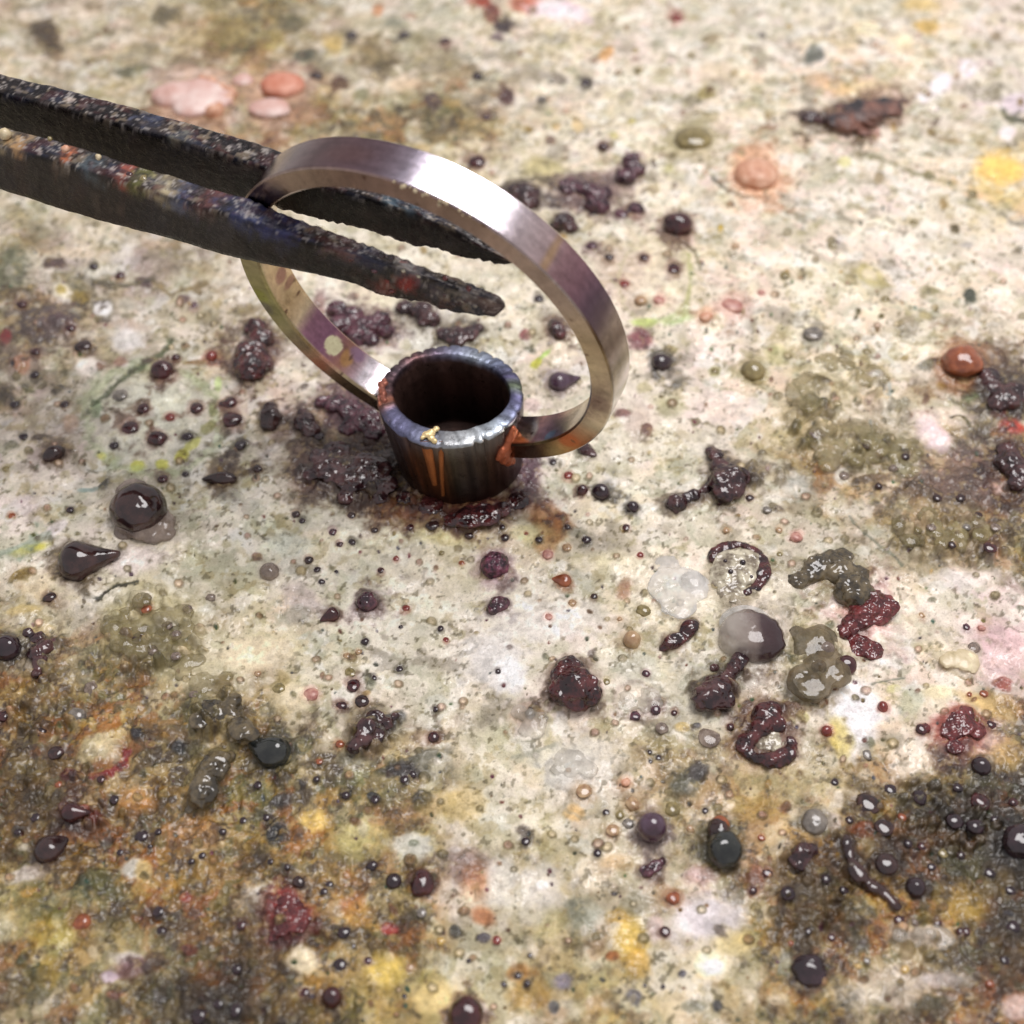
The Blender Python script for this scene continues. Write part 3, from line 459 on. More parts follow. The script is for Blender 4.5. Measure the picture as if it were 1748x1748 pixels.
CR = [
 ('crust_maroon', [(972, 1145, 28, .8), (985, 1170, 36, .75), (965, 1180, 28, .7), (1005, 1185, 24, .7), (985, 1195, 24, .6), (962, 1155, 24, .7), (1018, 1185, 12, .6)], 'glossy dark maroon crust lump in the middle of the pale area'),
 ('crust_dark', path_blobs([(1270, 1118, 12), (1255, 1140, 13), (1240, 1160, 16), (1225, 1180, 24), (1205, 1195, 20)], 12)+[(1215, 1165, 14, .6), (1235, 1195, 20, .6), (1220, 1140, 9, .6)], 'dark dripping crust hanging below the half clear bead'),
 ('crust_dark', [(1242, 820, 32, .7), (1240, 838, 24, .6), (1222, 778, 14, .8), (1213, 770, 11, .7), (1228, 795, 17, .7), (1205, 835, 10, .7), (1185, 845, 12, .7), (1172, 850, 11, .7), (1155, 860, 18, .85), (1262, 815, 20, .6)], 'branching black brown crust right of the ring foot'),
 ('crust_maroon', [(436, 560, 20, .8), (445, 580, 24, .8), (430, 605, 30, .8), (428, 625, 30, .8), (415, 635, 16, .7), (450, 620, 20, .6)], 'tall dark maroon crust lump left of the ring'),
 ('crust_purple', [(600, 540, 20, .7), (575, 530, 18, .9), (625, 560, 26, .7), (650, 545, 18, .7), (660, 565, 14, .6), (612, 575, 22, .7), (580, 555, 22, .7), (635, 580, 14, .6)], 'plum red crust cluster seen through the ring behind the left shank'),
 ('crust_purple', [(600, 700, 26, .5), (625, 715, 24, .5), (575, 690, 20, .5), (640, 735, 20, .4), (550, 685, 14, .5), (595, 730, 18, .4)], 'low purple crust against the left side of the tube'),
 ('crust_dark', [(522, 722, 20, .8), (530, 735, 18, .7), (516, 705, 10, .9)], 'dark glassy crust nub left of the purple crust'),
 ('brown', [(462, 712, 20, .9), (462, 698, 13, 1.2), (460, 722, 18, .6)], 'brown cone shaped crust left of the dark glassy nub'),
 ('crust_dark', [(575, 770, 24, .35), (560, 800, 28, .3), (600, 815, 32, .28), (640, 800, 28, .3), (545, 780, 20, .35), (590, 850, 16, .6), (650, 850, 14, .5), (625, 790, 24, .3), (660, 825, 20, .35), (530, 810, 14, .45)], 'wide dark brown crust field left of the tube foot'),
 ('crust_maroon', [(800, 884, 26, .35), (830, 878, 26, .3), (775, 888, 18, .3), (855, 870, 18, .3), (735, 862, 24, .25), (885, 855, 20, .3), (690, 850, 16, .4)], 'maroon crust spilled in front of the tube foot'),
 ('crust_purple', [(1020, 350, 22, .8), (1005, 325, 20, .6), (975, 318, 22, .5), (1030, 330, 16, .6), (1085, 357, 15, .7), (1060, 365, 12, .5)], 'maroon and grey crust cluster up right of the ring'),
 ('crust_purple', [(1081, 290, 20, .9), (1078, 275, 16, .9), (1068, 300, 18, .6)], 'upright purple crust nub at the end of the maroon and grey cluster'),
 ('crust_dark', [(962, 380, 20, .8), (952, 385, 14, .7), (975, 388, 12, .7)], 'dark round crust nub close to the ring, upper right'),
 ('crust_dark', [(895, 330, 24, .7), (905, 345, 18, .6), (880, 322, 14, .5)], 'blackish crust nub behind the bright part of the ring'),
 ('crust_dark', [(1725, 790, 26, .7), (1740, 810, 24, .7), (1720, 770, 20, .6), (1735, 825, 16, .7)], 'dark red crust with highlights at the right edge'),
 ('crust_dark', [(1715, 680, 26, .5), (1735, 670, 24, .5), (1695, 660, 20, .5), (1700, 690, 16, .5), (1690, 640, 18, .4)], 'black crust patch at the right edge under the glossy red bead'),
 ('crust_olive', [(385, 1222, 30, .5), (410, 1245, 24, .5), (360, 1210, 20, .5), (400, 1195, 14, .6), (430, 1255, 14, .6), (340, 1230, 18, .4)], 'blistered olive crust above the glossy green black bead'),
 ('crust_olive', path_blobs([(322, 1382, 10), (345, 1355, 20), (355, 1325, 26), (370, 1300, 22), (390, 1290, 10)], 11, .6), 'dark green ridged shard of crust at lower left'),
 ('crust_dark', [(660, 1235, 12, .7), (640, 1225, 16, .6), (625, 1240, 18, .5), (618, 1262, 18, .6), (605, 1275, 14, .7), (640, 1255, 18, .5), (675, 1222, 8, .6)], 'bluish dark glassy crust below the middle left'),
 ('crust_dark', [(65, 1090, 14, .6), (75, 1105, 16, .7), (60, 1115, 14, .7), (68, 1130, 14, .6), (62, 1150, 10, .6), (48, 1080, 10, .6)], 'chain of dark glossy crust right of the black edge bead'),
 ('brown', path_blobs([(1445, 1432, 7), (1450, 1460, 9), (1462, 1490, 12), (1490, 1510, 10), (1515, 1530, 9), (1530, 1545, 7)], 40, .5), 'thin branching brown glass run left of the flat brown disc'),
 ('crust_dark', [(1370, 1455, 18, .7), (1365, 1475, 14, .6), (1385, 1450, 12, .6), (1352, 1462, 12, .6)], 'small dark crust with a bluish highlight right of the green black drop'),
 ('crust_red', [(1640, 1235, 24, .22), (1650, 1215, 14, .22), (1622, 1248, 18, .25), (1665, 1245, 18, .2), (1630, 1275, 16, .25), (1580, 1243, 10, .5)], 'raspberry red crust patch at the right'),
 ('crust_red', [(492, 1548, 24, .16), (505, 1570, 26, .16), (518, 1578, 10, .8), (480, 1585, 16, .14), (465, 1600, 12, .12)], 'deep red glass patch beside the white spot, bottom left'),
 ('char', path_blobs([(1420, 208, 16), (1450, 205, 26), (1480, 190, 28), (1510, 185, 22), (1540, 172, 9)], 14, .4)+[(1475, 225, 12, .3), (1440, 185, 16, .3)], 'charred brown flake shaped like a leaf, top right'),
 ('crust_dark', [(1385, 203, 18, .7), (1400, 208, 12, .5), (1372, 195, 9, .5)], 'blue black crust nub at the left end of the charred flake'),
 ('crust_maroon', path_blobs([(1130, 1106, 8), (1150, 1095, 13), (1168, 1085, 13), (1185, 1065, 12)], 10, .7), 'slanted red glass sliver left of the half clear bead'),
 ('cream', path_blobs([(1608, 1130, 8), (1630, 1125, 20), (1650, 1125, 20), (1660, 1140, 12)], 8, .25), 'cream coloured thin flake at the right'),
 ('crust_purple', [(850, 1032, 16, .7), (842, 1040, 12, .7), (862, 1028, 10, .6)], 'little pinkish grey blistered lump under the grainy purple bead'),
 ('crust_purple', [(1105, 1487, 13, .6), (1120, 1478, 12, .6), (1130, 1470, 9, .5)], 'small purple crust below the plum coloured ball'),
 ('crust_dark', [(1000, 768, 14, .6), (990, 760, 9, .6), (1012, 775, 8, .5)], 'grey crust nub just under the lower right bend of the ring'),
 ('crust_dark', [(718, 530, 22, .6), (735, 545, 18, .7), (690, 525, 16, .6), (725, 548, 14, .6)], 'dark crust right behind the tweezer tip, seen through the ring'),
 ('crust_dark', [(780, 575, 22, .5), (800, 570, 18, .5), (760, 570, 16, .5), (815, 560, 12, .5)], 'grey blue crust behind the tube rim'),
]
SB = """245 698 11 m 290 712 9 r 335 697 12 m 222 730 16 m 268 748 16 m 392 688 13 m 396 716 18 m 278 817 9 m 316 809 6 k 205 675 14 g 738 897 12 b 801 915 8 b 862 918 8 b 858 899 5 k 754 944 5 o 676 953 5 r 650 973 6 m
527 956 8 b 541 972 6 k 601 925 7 k 580 929 6 m 568 908 8 p 516 889 6 k 505 878 7 b 549 993 6 k 574 976 4 k 788 961 5 u 693 1038 7 r 623 1095 7 k 752 1073 6 k 682 1143 7 k 684 1070 4 k 761 1092 5 r 592 1119 6 t 612 1113 6 t
598 1148 9 o 638 1157 5 k 603 1170 13 m 583 1205 10 m 618 1197 13 b 532 1185 13 n 476 1175 10 o 745 1210 6 k 850 1146 5 k 580 1270 8 u 545 1300 6 u 740 1258 10 m 920 921 6 k 898 911 4 u 1001 921 9 k 969 900 6 b 1069 900 7 m
968 934 8 t 935 946 10 n 1093 947 6 r 1014 1018 6 b 936 1053 7 n 1099 1043 14 o 1035 1163 6 o 1103 1150 7 p 1084 1222 9 p 1119 1210 11 p 1151 1217 6 m 1247 1241 7 m 1124 1293 6 k 1110 1300 4 k 1109 1284 4 k 1058 1057 5 t 977 1029 7 t
1359 917 11 n 1331 946 5 o 1663 1105 11 c 1650 1070 6 p 1675 1072 7 n 1680 1184 7 u 1655 1185 5 u 1692 1237 9 m 1573 1245 10 m 1480 1288 10 g 996 1350 14 t 1068 1335 9 a 1080 1373 14 t 1035 1387 6 k 1058 1391 9 o 1046 1417 12 t
1073 1405 10 g 1147 1382 14 o 1178 1415 7 t 1020 1456 7 k 897 1436 8 k 1204 1384 6 k 905 1631 4 k 884 1666 6 k 900 1679 6 k 1100 1682 4 k 1132 1684 4 k 1149 1533 12 u 1135 1590 9 m 1483 1373 20 b 1520 1348 11 k 1570 1361 15 k 1510 1413 16 b
1630 1402 16 k 1665 1412 16 k 1673 1370 16 m 1635 1345 9 k 1574 1445 8 m 1610 1457 9 o 1730 1583 12 k 1465 1650 5 y 1545 1655 7 y 1345 1525 14 k 242 1427 12 k 195 1365 8 k 270 1420 6 k 256 1445 5 k 327 1470 6 k 270 1556 9 k 275 1590 9 k
412 1580 9 m 405 1655 10 k 373 1713 9 k 403 1725 10 k 340 1735 14 k 510 1505 12 b 562 1510 7 k 553 1522 7 k 462 1471 6 k 490 1480 6 k 720 1558 10 g 752 1607 8 y 848 1605 8 r 603 1615 5 k 628 1640 7 p 700 1652 8 t 520 1695 9 m 635 1478 10 k
587 1592 11 k 580 1647 12 k 518 1577 9 c 140 1575 15 u 5 1222 13 m 130 1222 17 g 70 1250 10 b 95 1285 14 b 155 1175 13 c 85 1020 12 b 1030 250 10 m 1155 30 11 r 1150 458 12 m 1066 484 8 r 1094 512 11 t 1125 512 10 n 1205 540 11 a 1250 522 20 n
1085 357 14 m 920 510 9 k 970 811 8 r 944 788 6 k 815 276 14 m 142 590 15 b 1388 570 18 g 1512 510 7 o 1220 632 6 o 1210 1260 20 c 1130 1243 12 c 1573 1050 6 t 250 1040 10 u 250 1020 9 c 300 1085 11 c 285 1068 10 c 320 1040 9 c 360 1020 9 c
260 1110 10 c 300 1120 9 c 235 1090 12 b 330 1185 8 c 440 1150 6 t 205 1455 6 k 172 1330 7 m 60 1395 8 k 30 1420 6 k 100 1340 7 u 345 1460 6 k 380 1420 7 k 415 1400 6 k 440 1340 7 k 455 1395 8 k 540 1330 6 k 690 1330 7 k 705 1322 6 k 640 1365 8 k 590 1358 8 k
1440 812 10 c 1395 740 14 c 1480 760 9 c 1525 800 9 c 1545 780 8 b 1600 850 8 b 1640 850 9 b 1670 880 8 b 1590 900 9 c 1625 930 8 b 1690 935 12 m 1700 900 9 c 1560 920 7 c 1650 900 8 g 1500 830 7 b 1330 905 6 t 1310 870 8 g 1280 850 8 b
1240 905 7 t 1450 1400 7 b 1425 1335 7 k 1540 1395 8 u 1550 1440 8 k 1590 1480 7 k 1640 1460 8 b 1690 1490 9 k 1700 1400 10 k 1730 1370 9 m 1725 1520 8 k 1715 1640 8 k 1690 1680 8 u 1640 1590 8 m 1600 1575 7 m 1560 1575 9 c 1535 1570 9 m 1650 1590 8 m
1420 1600 7 m 1380 1590 6 k 1440 1520 8 k 1410 1500 8 k 1350 1610 5 u 1480 1640 6 g 36 520 9 m 60 600 8 m 120 560 9 m 160 455 8 k 205 470 8 m 25 690 8 k 60 640 8 k 300 610 8 m 330 520 8 p 110 690 8 b 40 745 8 k 10 800 7 o 195 760 8 k 320 745 9 k 410 760 10 k 440 800 9 b 120 870 7 k 20 880 6 u 380 690 9 m 545 745 9 k 600 880 8 b 640 905 6 b 700 900 7 m 815 130 9 k 760 70 9 m 690 60 9 k 540 130 10 b 600 60 9 k 830 200 8 m 925 170 9 g 1000 140 9 k 1090 120 7 o 1180 95 7 o 1300 60 8 g 1660 330 8 o 1560 380 7 o 1420 420 7 o 1340 470 8 o 1480 600 8 o 1255 420 7 t 1300 500 7 n 1010 420 10 p 1040 440 9 b 1100 440 9 m 1030 510 9 p 1300 1430 6 u 1310 1490 9 m 1285 1520 8 m 860 1680 5 k 800 1640 4 k 690 1700 4 k""".split()

HALO = dict(brown=(68, 50, 44), black=(50, 45, 49), green=(60, 60, 54), maroon=(80, 50, 50), red=(150, 92, 80), purple=(104, 86, 98), tan=(168, 146, 116), olive=(140, 128, 92), grey=(136, 128, 118), pink=(186, 146, 132), orange=(196, 140, 104),
   rust=(150, 100, 72), gold=(186, 154, 96), cream=(218, 206, 182), smoke=(160, 148, 136), crust_maroon=(85, 59, 59), crust_purple=(104, 82, 91), crust_grain=(140, 110, 122), crust_dark=(68, 57, 55), crust_olive=(116, 104, 80), crust_red=(150, 84, 84), char=(140, 112, 96), m=(112, 78, 74), r=(160, 110, 98), k=(84, 78, 78), b=(110, 86, 74), o=(146, 134, 100), t=(176, 152, 122), p=(136, 110, 114), g=(140, 134, 124), n=(190, 150, 136), a=(196, 146, 110), u=(160, 112, 84), y=(186, 158, 104), c=(160, 150, 130))
CMCM = 300.0
def halo(x, y, r, key, a, k=1.35):
    if r > 9 and random.random() < 0.5: stain(x+random.uniform(-.4, .4)*r, y+random.uniform(-.2, .5)*r, r*random.uniform(1.3, 1.9), r*random.uniform(1.0, 1.4), random.uniform(-40, 40), HALO[key], a*.5, .5, .6, 0, .7)
    stain(x, y+r*.12, r*k, r*k*.92, 0, HALO[key], a, .35, .3, .12*r/CMCM, .85)
for mat, x, y, r, kw, lab in BE: halo(x, y, r, mat, .6)
for mat, bl, lab in CR:
    for q in bl: halo(q[0], q[1], q[2], mat, .28, 1.2)
for k in range(0, len(SB)-3, 4): halo(float(SB[k]), float(SB[k+1]), float(SB[k+2]), SB[k+3], .5, 1.3)
for x, y, r, key in [(240, 875, 52, 'smoke'), (1237, 1440, 36, 'green'), (1285, 1085, 54, 'smoke'), (1440, 985, 36, 'crust_olive'), (1480, 1045, 34, 'crust_red'), (1400, 1125, 52, 'olive'), (1312, 1262, 46, 'maroon'), (1308, 1220, 30, 'maroon'), (1258, 972, 50, 'crust_olive'), (1160, 1000, 50, 'cream'), (330, 165, 60, 'pink'), (470, 165, 50, 'pink')]: halo(x, y, r, key, .5, 1.2)

# burst bubbles, pits and specks, more of them where the board is crusted
for k in range(1900):
    x = rng.uniform(-60, 1810); y = rng.uniform(-60, 1810)
    far = 0.55+0.45*(y/1748)
    jj = min(int(np.searchsorted(GY, y)), sh[0]-1); ii = min(int(np.searchsorted(GX, x)), sh[1]-1); z = zone[jj, ii]
    t = rng.random()
    if t < 0.46:
        r = rng.uniform(1.6, 4.2)*far; stain(x, y, r*rng.uniform(.9, 1.5), r, rng.uniform(0, 90), (rng.uniform(35, 110), rng.uniform(35, 90), rng.uniform(35, 80)), 0.85, 0.35, 0.2, -0.006)
    elif t < 0.82:
        r = rng.uniform(3.5, 11)*far; c0 = [(150, 132, 92), (128, 96, 74), (150, 110, 98), (118, 108, 84)][int(rng.integers(4))]
        stain(x, y, r, r*0.85, 0, c0, 0.6, 0.3, 0.15, 0.010, 0.6)
        if r > 5: stain(x, y, r*1.15, r, 0, (96, 86, 66), 0.5, ring=0.3, rough=0.12)
        if rng.random() < 0.6: stain(x, y, r*0.5, r*0.42, 0, (215, 202, 176) if z < 0.5 else (160, 138, 104), 0.6, 0.4, 0.1, -0.012)
    elif t < 0.92:
        r = rng.uniform(4, 12)*far; stain(x, y, r, r*0.8, rng.uniform(0, 90), (224, 214, 200), 0.5*(1-0.4*z), 0.4, 0.35, 0.004)
    else:
        r = rng.uniform(4, 10)*far; stain(x, y, r*1.2, r*.8, rng.uniform(0, 180), [(72, 60, 64), (96, 60, 52), (84, 86, 72), (150, 116, 60)][int(rng.integers(4))], 0.6, 0.4, 0.4, 0.008, 0.7)
# blistered, glassy flux: many small blisters in these fields
for bx, by, brx, bry, cnt in [(262, 1080, 90, 80, 60), (390, 1230, 60, 45, 34), (1450, 720, 110, 90, 80), (1620, 920, 110, 45, 60), (1400, 1120, 50, 50, 16), (640, 1270, 60, 40, 22), (1600, 1390, 110, 70, 60), (70, 1200, 60, 70, 30), (1560, 1600, 60, 40, 20), (1380, 1520, 80, 70, 34), (120, 1360, 110, 60, 30), (1300, 800, 50, 30, 16)]:
    for k in range(cnt):
        a = rng.uniform(0, 6.283); q = math.sqrt(rng.random()); x = bx+brx*q*math.cos(a); y = by+bry*q*math.sin(a); r = rng.uniform(3.5, 11)
        s_ = win(x, y, 3)
        if C[s_].size == 0: continue
        c0 = C[s_].mean((0, 1))
        stain(x, y, r, r*0.85, 0, tuple(c0*rng.uniform(0.72, 1.18)), 0.6, 0.35, 0.12, 0.022*r/8, 0.97)
stain(262, 1080, 95, 85, 0, (150, 140, 105), 0.1, 0.4, 0.3, 0.01, 0.9); stain(1450, 730, 110, 80, 0, (140, 128, 98), 0.1, 0.4, 0.3, 0.01, 0.85)
stain(1625, 900, 110, 50, 0, (130, 118, 95), 0.1, 0.4, 0.3, 0.01, 0.85)
zl = np.clip(sstep(175, 95, C @ np.array([.3, .59, .11], np.float32))*.8+zone*.3, 0, 1)
C *= (1+(0.05+.09*zl)*fbm(BX*12, BY*12, 41, 3)+(.012+.04*zl)*fbm(BX*48, BY*48, 42, 3))[..., None]
lay(sstep(0.38, 0.55, fbm(BX*24, BY*24, 43, 4)), (52, 40, 40), .36*zl)
lay(sstep(0.45, 0.62, fbm(BX*30, BY*30, 44, 3)), (204, 184, 142), .42*zl*(1-.6*vdark))
Hh += (zl*(.006*fbm(BX*30, BY*30, 45, 3)+.004*fbm(BX*60, BY*60, 46, 2))).astype(np.float32)
C *= np.array([1.008, 1.008, 1.0], np.float32); C[..., 2] *= 1+.02*(1-zl); C[..., 2] *= 1-.08*zl; C *= (1-.26*vdark-.10*zl)[..., None]; C *= (1+.12*(1-zl))[..., None]
mn = C.mean(-1, keepdims=True); C = mn+(C-mn)*(1+.22*zl)[..., None]
C = np.clip(C, 18, 246)
def board_z(px, py):
    j = min(max(int(np.searchsorted(GY, py)), 0), sh[0]-1); i = min(max(int(np.searchsorted(GX, px)), 0), sh[1]-1); return float(Hh[j, i])

cl = lin(C.reshape(-1, 3))*0.97
board = mesh_np('soldering_board', np.stack([BX, BY, Hh], -1).reshape(-1, 3), grid_faces(*sh)[:, ::-1], M['board'], cols=cl, extra={'wet': WET.ravel()})
tag(board, 'mottled cream and brown soldering board crusted with fired flux', kind='structure')
del wx, wy, n5, n6, n7, n8, ck
# the slab below the fired skin
ci = [(0, 0), (0, sh[1]-1), (sh[0]-1, sh[1]-1), (sh[0]-1, 0)]; top_ = [(BX[c]*.97, BY[c]*.97, -.15) for c in ci]; bot_ = [(x_, y_, -1.3) for x_, y_, _ in top_]
slab = mesh_np('board_body', top_+bot_, [(0, 1, 2, 3), (7, 6, 5, 4), (0, 4, 5, 1), (1, 5, 6, 2), (2, 6, 7, 3), (3, 7, 4, 0)], M['crust_porous'], board, smooth=False)

# ------------------------------------------------------------------ fused flux lumps on the board
ICO = {}
def ico(sub):
    if sub not in ICO:
        bm = bmesh.new(); bmesh.ops.create_icosphere(bm, subdivisions=sub, radius=1.0)
        ICO[sub] = (np.array([v.co[:] for v in bm.verts]), np.array([[v.index for v in f.verts] for f in bm.faces])); bm.free()
    return ICO[sub]
def blob_np(sub, amp, freq, seed):
    V, F = ico(sub); V = V.copy()
    if amp:
        off = Vector((seed*3.17, seed*1.7, seed*0.9))
        d = np.array([mnoise.fractal(Vector(v)*freq+off, 0.8, 2.1, 3) for v in V]); V *= (1+amp*d)[:, None]
    return V, F
def place(px, py, rpx, zr):
    """centre and radius in cm of a lump seen at px,py with half width rpx; zr = height of the centre in radii"""
    P = at(px, py, 0); r = rpx/scale_at(P)
    z = zr*r+board_z(px, py); P = at(px, py, z); r = rpx/scale_at(P); return np.array([P[0], P[1], z]), r
SEED = [0]
def lump(name, mat, px, py, r, ay=1.0, az=1.0, rot=0, zr=0.22, amp=0.05, freq=1.2, sub=4, parent=None, tail=None):
    SEED[0] += 1
    c, rr = place(px, py, r, zr*az)
    V, F = blob_np(sub, amp, freq, SEED[0])
    if tail:                                   # pull one end out to a drop
        ta, tl = math.radians(tail[0]), tail[1]; d = np.array([math.cos(ta), math.sin(ta), 0.0])
        k = np.clip(V@d, 0, 1); V = V+np.outer(k**3*tl, d); V[:, 2] *= (1-0.45*k**2*min(tl, 1)); perp = np.array([-d[1], d[0], 0]); V -= np.outer((V@perp)*0.5*k**2*min(tl, 1), perp)
    V = V*np.array([1, ay, az])*rr
    a = math.radians(rot); Rz = np.array([[math.cos(a), -math.sin(a), 0], [math.sin(a), math.cos(a), 0], [0, 0, 1]]); V = V@Rz.T
    base = np.array([c[0], c[1], 0.0]); V[:, 2] += c[2]
    o = mesh_np(name, V, F, M[mat] if isinstance(mat, str) else mat)
    if parent is not None:
        o.parent = parent; o.location = Vector(base)-parent.location
    else: o.location = base
    return o
def crust(name, mat, blobs, voxel=0.0085, amp=0.34, freq=2.2, parent=None, smooth=1):
    """one fused crust: overlapping lumps (x, y, r, height) welded into a single skin"""
    Vs, Fs, n = [], [], 0
    c0, _ = place(blobs[0][0], blobs[0][1], blobs[0][2], 0); base = np.array([c0[0], c0[1], 0.0])
    for b in blobs:
        SEED[0] += 1
        px, py, r = b[:3]; az = b[3] if len(b) > 3 else 0.7; ay = b[4] if len(b) > 4 else 1.0
        c, rr = place(px, py, r, 0.12*az); V, F = blob_np(3, amp, freq, SEED[0])
        Vs.append(V*np.array([1, ay, az])*rr+c-base); Fs.append(F+n); n += len(V)
    o = mesh_np(name, np.vstack(Vs), np.vstack(Fs), M[mat])
    md = o.modifiers.new('weld', 'REMESH'); md.mode = 'VOXEL'; md.voxel_size = voxel; md.use_smooth_shade = True
    sm = o.modifiers.new('soften', 'SMOOTH'); sm.iterations = smooth; sm.factor = 0.5
    if parent is not None: o.parent = parent; o.location = Vector(base)-parent.location
    else: o.location = base
    return o
def thing(name, px, py):
    P = at(px, py, 0); return empty(name, (P[0], P[1], 0))

# beads, one by one
def mat_half():
    m, nt, b = new_mat('half_clear_glass'); L = nt.links
    tc = nt.nodes.new('ShaderNodeTexCoord'); sx = nt.nodes.new('ShaderNodeSeparateXYZ'); L.new(tc.outputs['Object'], sx.inputs['Vector'])
    nz = nnoise(nt, 9, 3); ad = nt.nodes.new('ShaderNodeMath'); ad.operation = 'MULTIPLY_ADD'; ad.inputs[1].default_value = 0.10; L.new(nz.outputs['Fac'], ad.inputs[0]); L.new(sx.outputs['X'], ad.inputs[2])
    mr = nt.nodes.new('ShaderNodeMapRange'); mr.inputs['From Min'].default_value = -0.06; mr.inputs['From Max'].default_value = 0.2; L.new(ad.outputs[0], mr.inputs['Value'])
    r = ramp(nt, mr.outputs['Result'], [(0.0, lin4((176, 166, 156))), (0.35, lin4((124, 108, 102))), (0.55, lin4((62, 42, 46))), (1.0, lin4((46, 28, 32)))])
    L.new(r.outputs['Color'], b.inputs['Base Color']); b.inputs['Roughness'].default_value = .08; b.inputs['Coat Weight'].default_value = .5
    al = nt.nodes.new('ShaderNodeMapRange'); al.inputs['To Min'].default_value = .6; al.inputs['To Max'].default_value = 1.0; L.new(mr.outputs['Result'], al.inputs['Value']); L.new(al.outputs['Result'], b.inputs['Alpha'])
    return m
HALF = mat_half()
t = thing('glass_bead', 240, 868); tag(t, 'largest dark brown glass bead, sitting in a pale glassy collar', 'glass bead', 'glass beads on the board')
lump('bead', 'brown', 236, 868, 48, az=0.85, zr=0.45, amp=0.05, parent=t)
crust('collar', 'smoke', [(240, 884, 46, .4), (275, 895, 26, .55), (262, 912, 22, .45), (283, 910, 18, .5), (225, 838, 28, .3), (215, 905, 22, .25)], parent=t, amp=.12)
for mat, x, y, r, kw, lab in BE:
    tag(lump('glass_bead', mat, x, y, r, **kw), lab, 'glass bead', 'glass beads on the board')

t = thing('glass_bead', 1237, 1447); tag(t, 'green black drop with a small brown bead on its upper end', 'glass bead', 'glass beads on the board')
lump('bead', 'green', 1237, 1450, 32, ay=1.05, az=.9, amp=.06, parent=t); lump('small_bead', 'rust', 1229, 1409, 17, az=1.0, parent=t); lump('neck', 'brown', 1227, 1418, 20, az=.9, ay=1.1, amp=.1, parent=t)
t = thing('glass_bead', 1285, 1085); tag(t, 'large bead, clear on its left and dark brown on its right', 'glass bead', 'glass beads on the board')
lump('body', HALF, 1285, 1088, 56, ay=.92, az=.62, amp=.13, parent=t)
lump('rim', 'clear', 1272, 1064, 44, ay=.8, az=.5, amp=.05, parent=t)
t = thing('glass_blister', 1160, 1000); tag(t, 'clear white glassy blister with a small dome on it', 'glass blister')
crust('skirt', 'clear', [(1152, 1002, 46, .16), (1175, 1000, 38, .22), (1140, 965, 24, .14), (1158, 1030, 34, .14), (1132, 1005, 28, .12)], parent=t, amp=.15, voxel=.009)
lump('dome', 'clear', 1182, 995, 24, az=.55, amp=.04, parent=t)
t = thing('glass_blister', 1400, 1130); tag(t, 'olive see-through blister with dimples, beside the red end of the hooked crust', 'glass blister')
crust('blister', 'amber', [(1392, 1105, 40, .4), (1405, 1135, 40, .4), (1382, 1165, 40, .35), (1400, 1090, 30, .35), (1425, 1150, 30, .35), (1362, 1080, 16, .3)], parent=t, amp=.12, voxel=.01)
lump('bubble', 'maroon', 1444, 1136, 19, az=.8, parent=t); lump('bubble', 'smoke', 1409, 1108, 16, az=.9, parent=t); lump('bubble', 'smoke', 1398, 1138, 13, az=.9, parent=t); lump('bubble', 'amber', 1386, 1160, 16, az=.8, parent=t)

for mat, bl, lab in CR:
    tag(crust('flux_crust', mat, bl, amp=(.2 if mat in ('crust_maroon', 'brown') else .3)), lab, 'flux crust', 'flux crusts on the board')
# hooked crust: olive arm, red end
t = thing('flux_crust', 1440, 1000); tag(t, 'hooked crust, olive brown arm curling into a red end', 'flux crust', 'flux crusts on the board')
crust('arm', 'crust_olive', path_blobs([(1358, 994, 13), (1384, 982, 17), (1410, 958, 24), (1430, 972, 26), (1452, 998, 24), (1468, 1025, 24)], 18, .75)+[(1440, 950, 18, .4), (1466, 978, 18, .4)], parent=t)
crust('red_end', 'crust_red', [(1482, 1030, 30, .7), (1505, 1035, 26, .6), (1470, 1052, 24, .7), (1500, 1052, 20, .6), (1455, 1064, 18, .7), (1440, 1078, 15, .7), (1470, 1100, 22, .45), (1488, 1110, 20, .4), (1465, 1112, 14, .4)], parent=t)
# loop crust
t = thing('flux_crust', 1310, 1255); tag(t, 'brown glassy crust shaped like a loop round a cream hollow', 'flux crust', 'flux crusts on the board')
crust('loop', 'crust_maroon', ring_blobs(1312, 1272, 40, 26, 13, .55, 44, -20, 200, 1.5)+[(1308, 1222, 26, .8), (1300, 1240, 20, .8), (1325, 1236, 18, .7), (1318, 1212, 18, .8), (1284, 1258, 15, .8)], parent=t, amp=.08)
crust('hollow', 'crust_porous', [(1318, 1264, 22, .12), (1302, 1268, 16, .12)], parent=t, amp=.08)
# porous round crust
t = thing('flux_crust', 1260, 970); tag(t, 'round pitted crust with small holes and a brown rim, beside the clear blister', 'flux crust', 'flux crusts on the board')
crust('pitted_face', 'crust_porous', [(1258, 972, 44, .3), (1240, 990, 30, .25), (1275, 960, 30, .3), (1250, 1010, 26, .2)], parent=t, amp=.25, freq=3)
crust('rim', 'crust_maroon', ring_blobs(1258, 972, 46, 42, 10, .5, 44, -150, 70, .8), parent=t, amp=.15)
for hx, hy, hr in [(1268, 960, 5.5), (1247, 976, 5), (1282, 985, 4), (1238, 958, 4)]: lump('pit', 'black', hx, hy, hr, az=.9, zr=2.6, sub=2, parent=t)
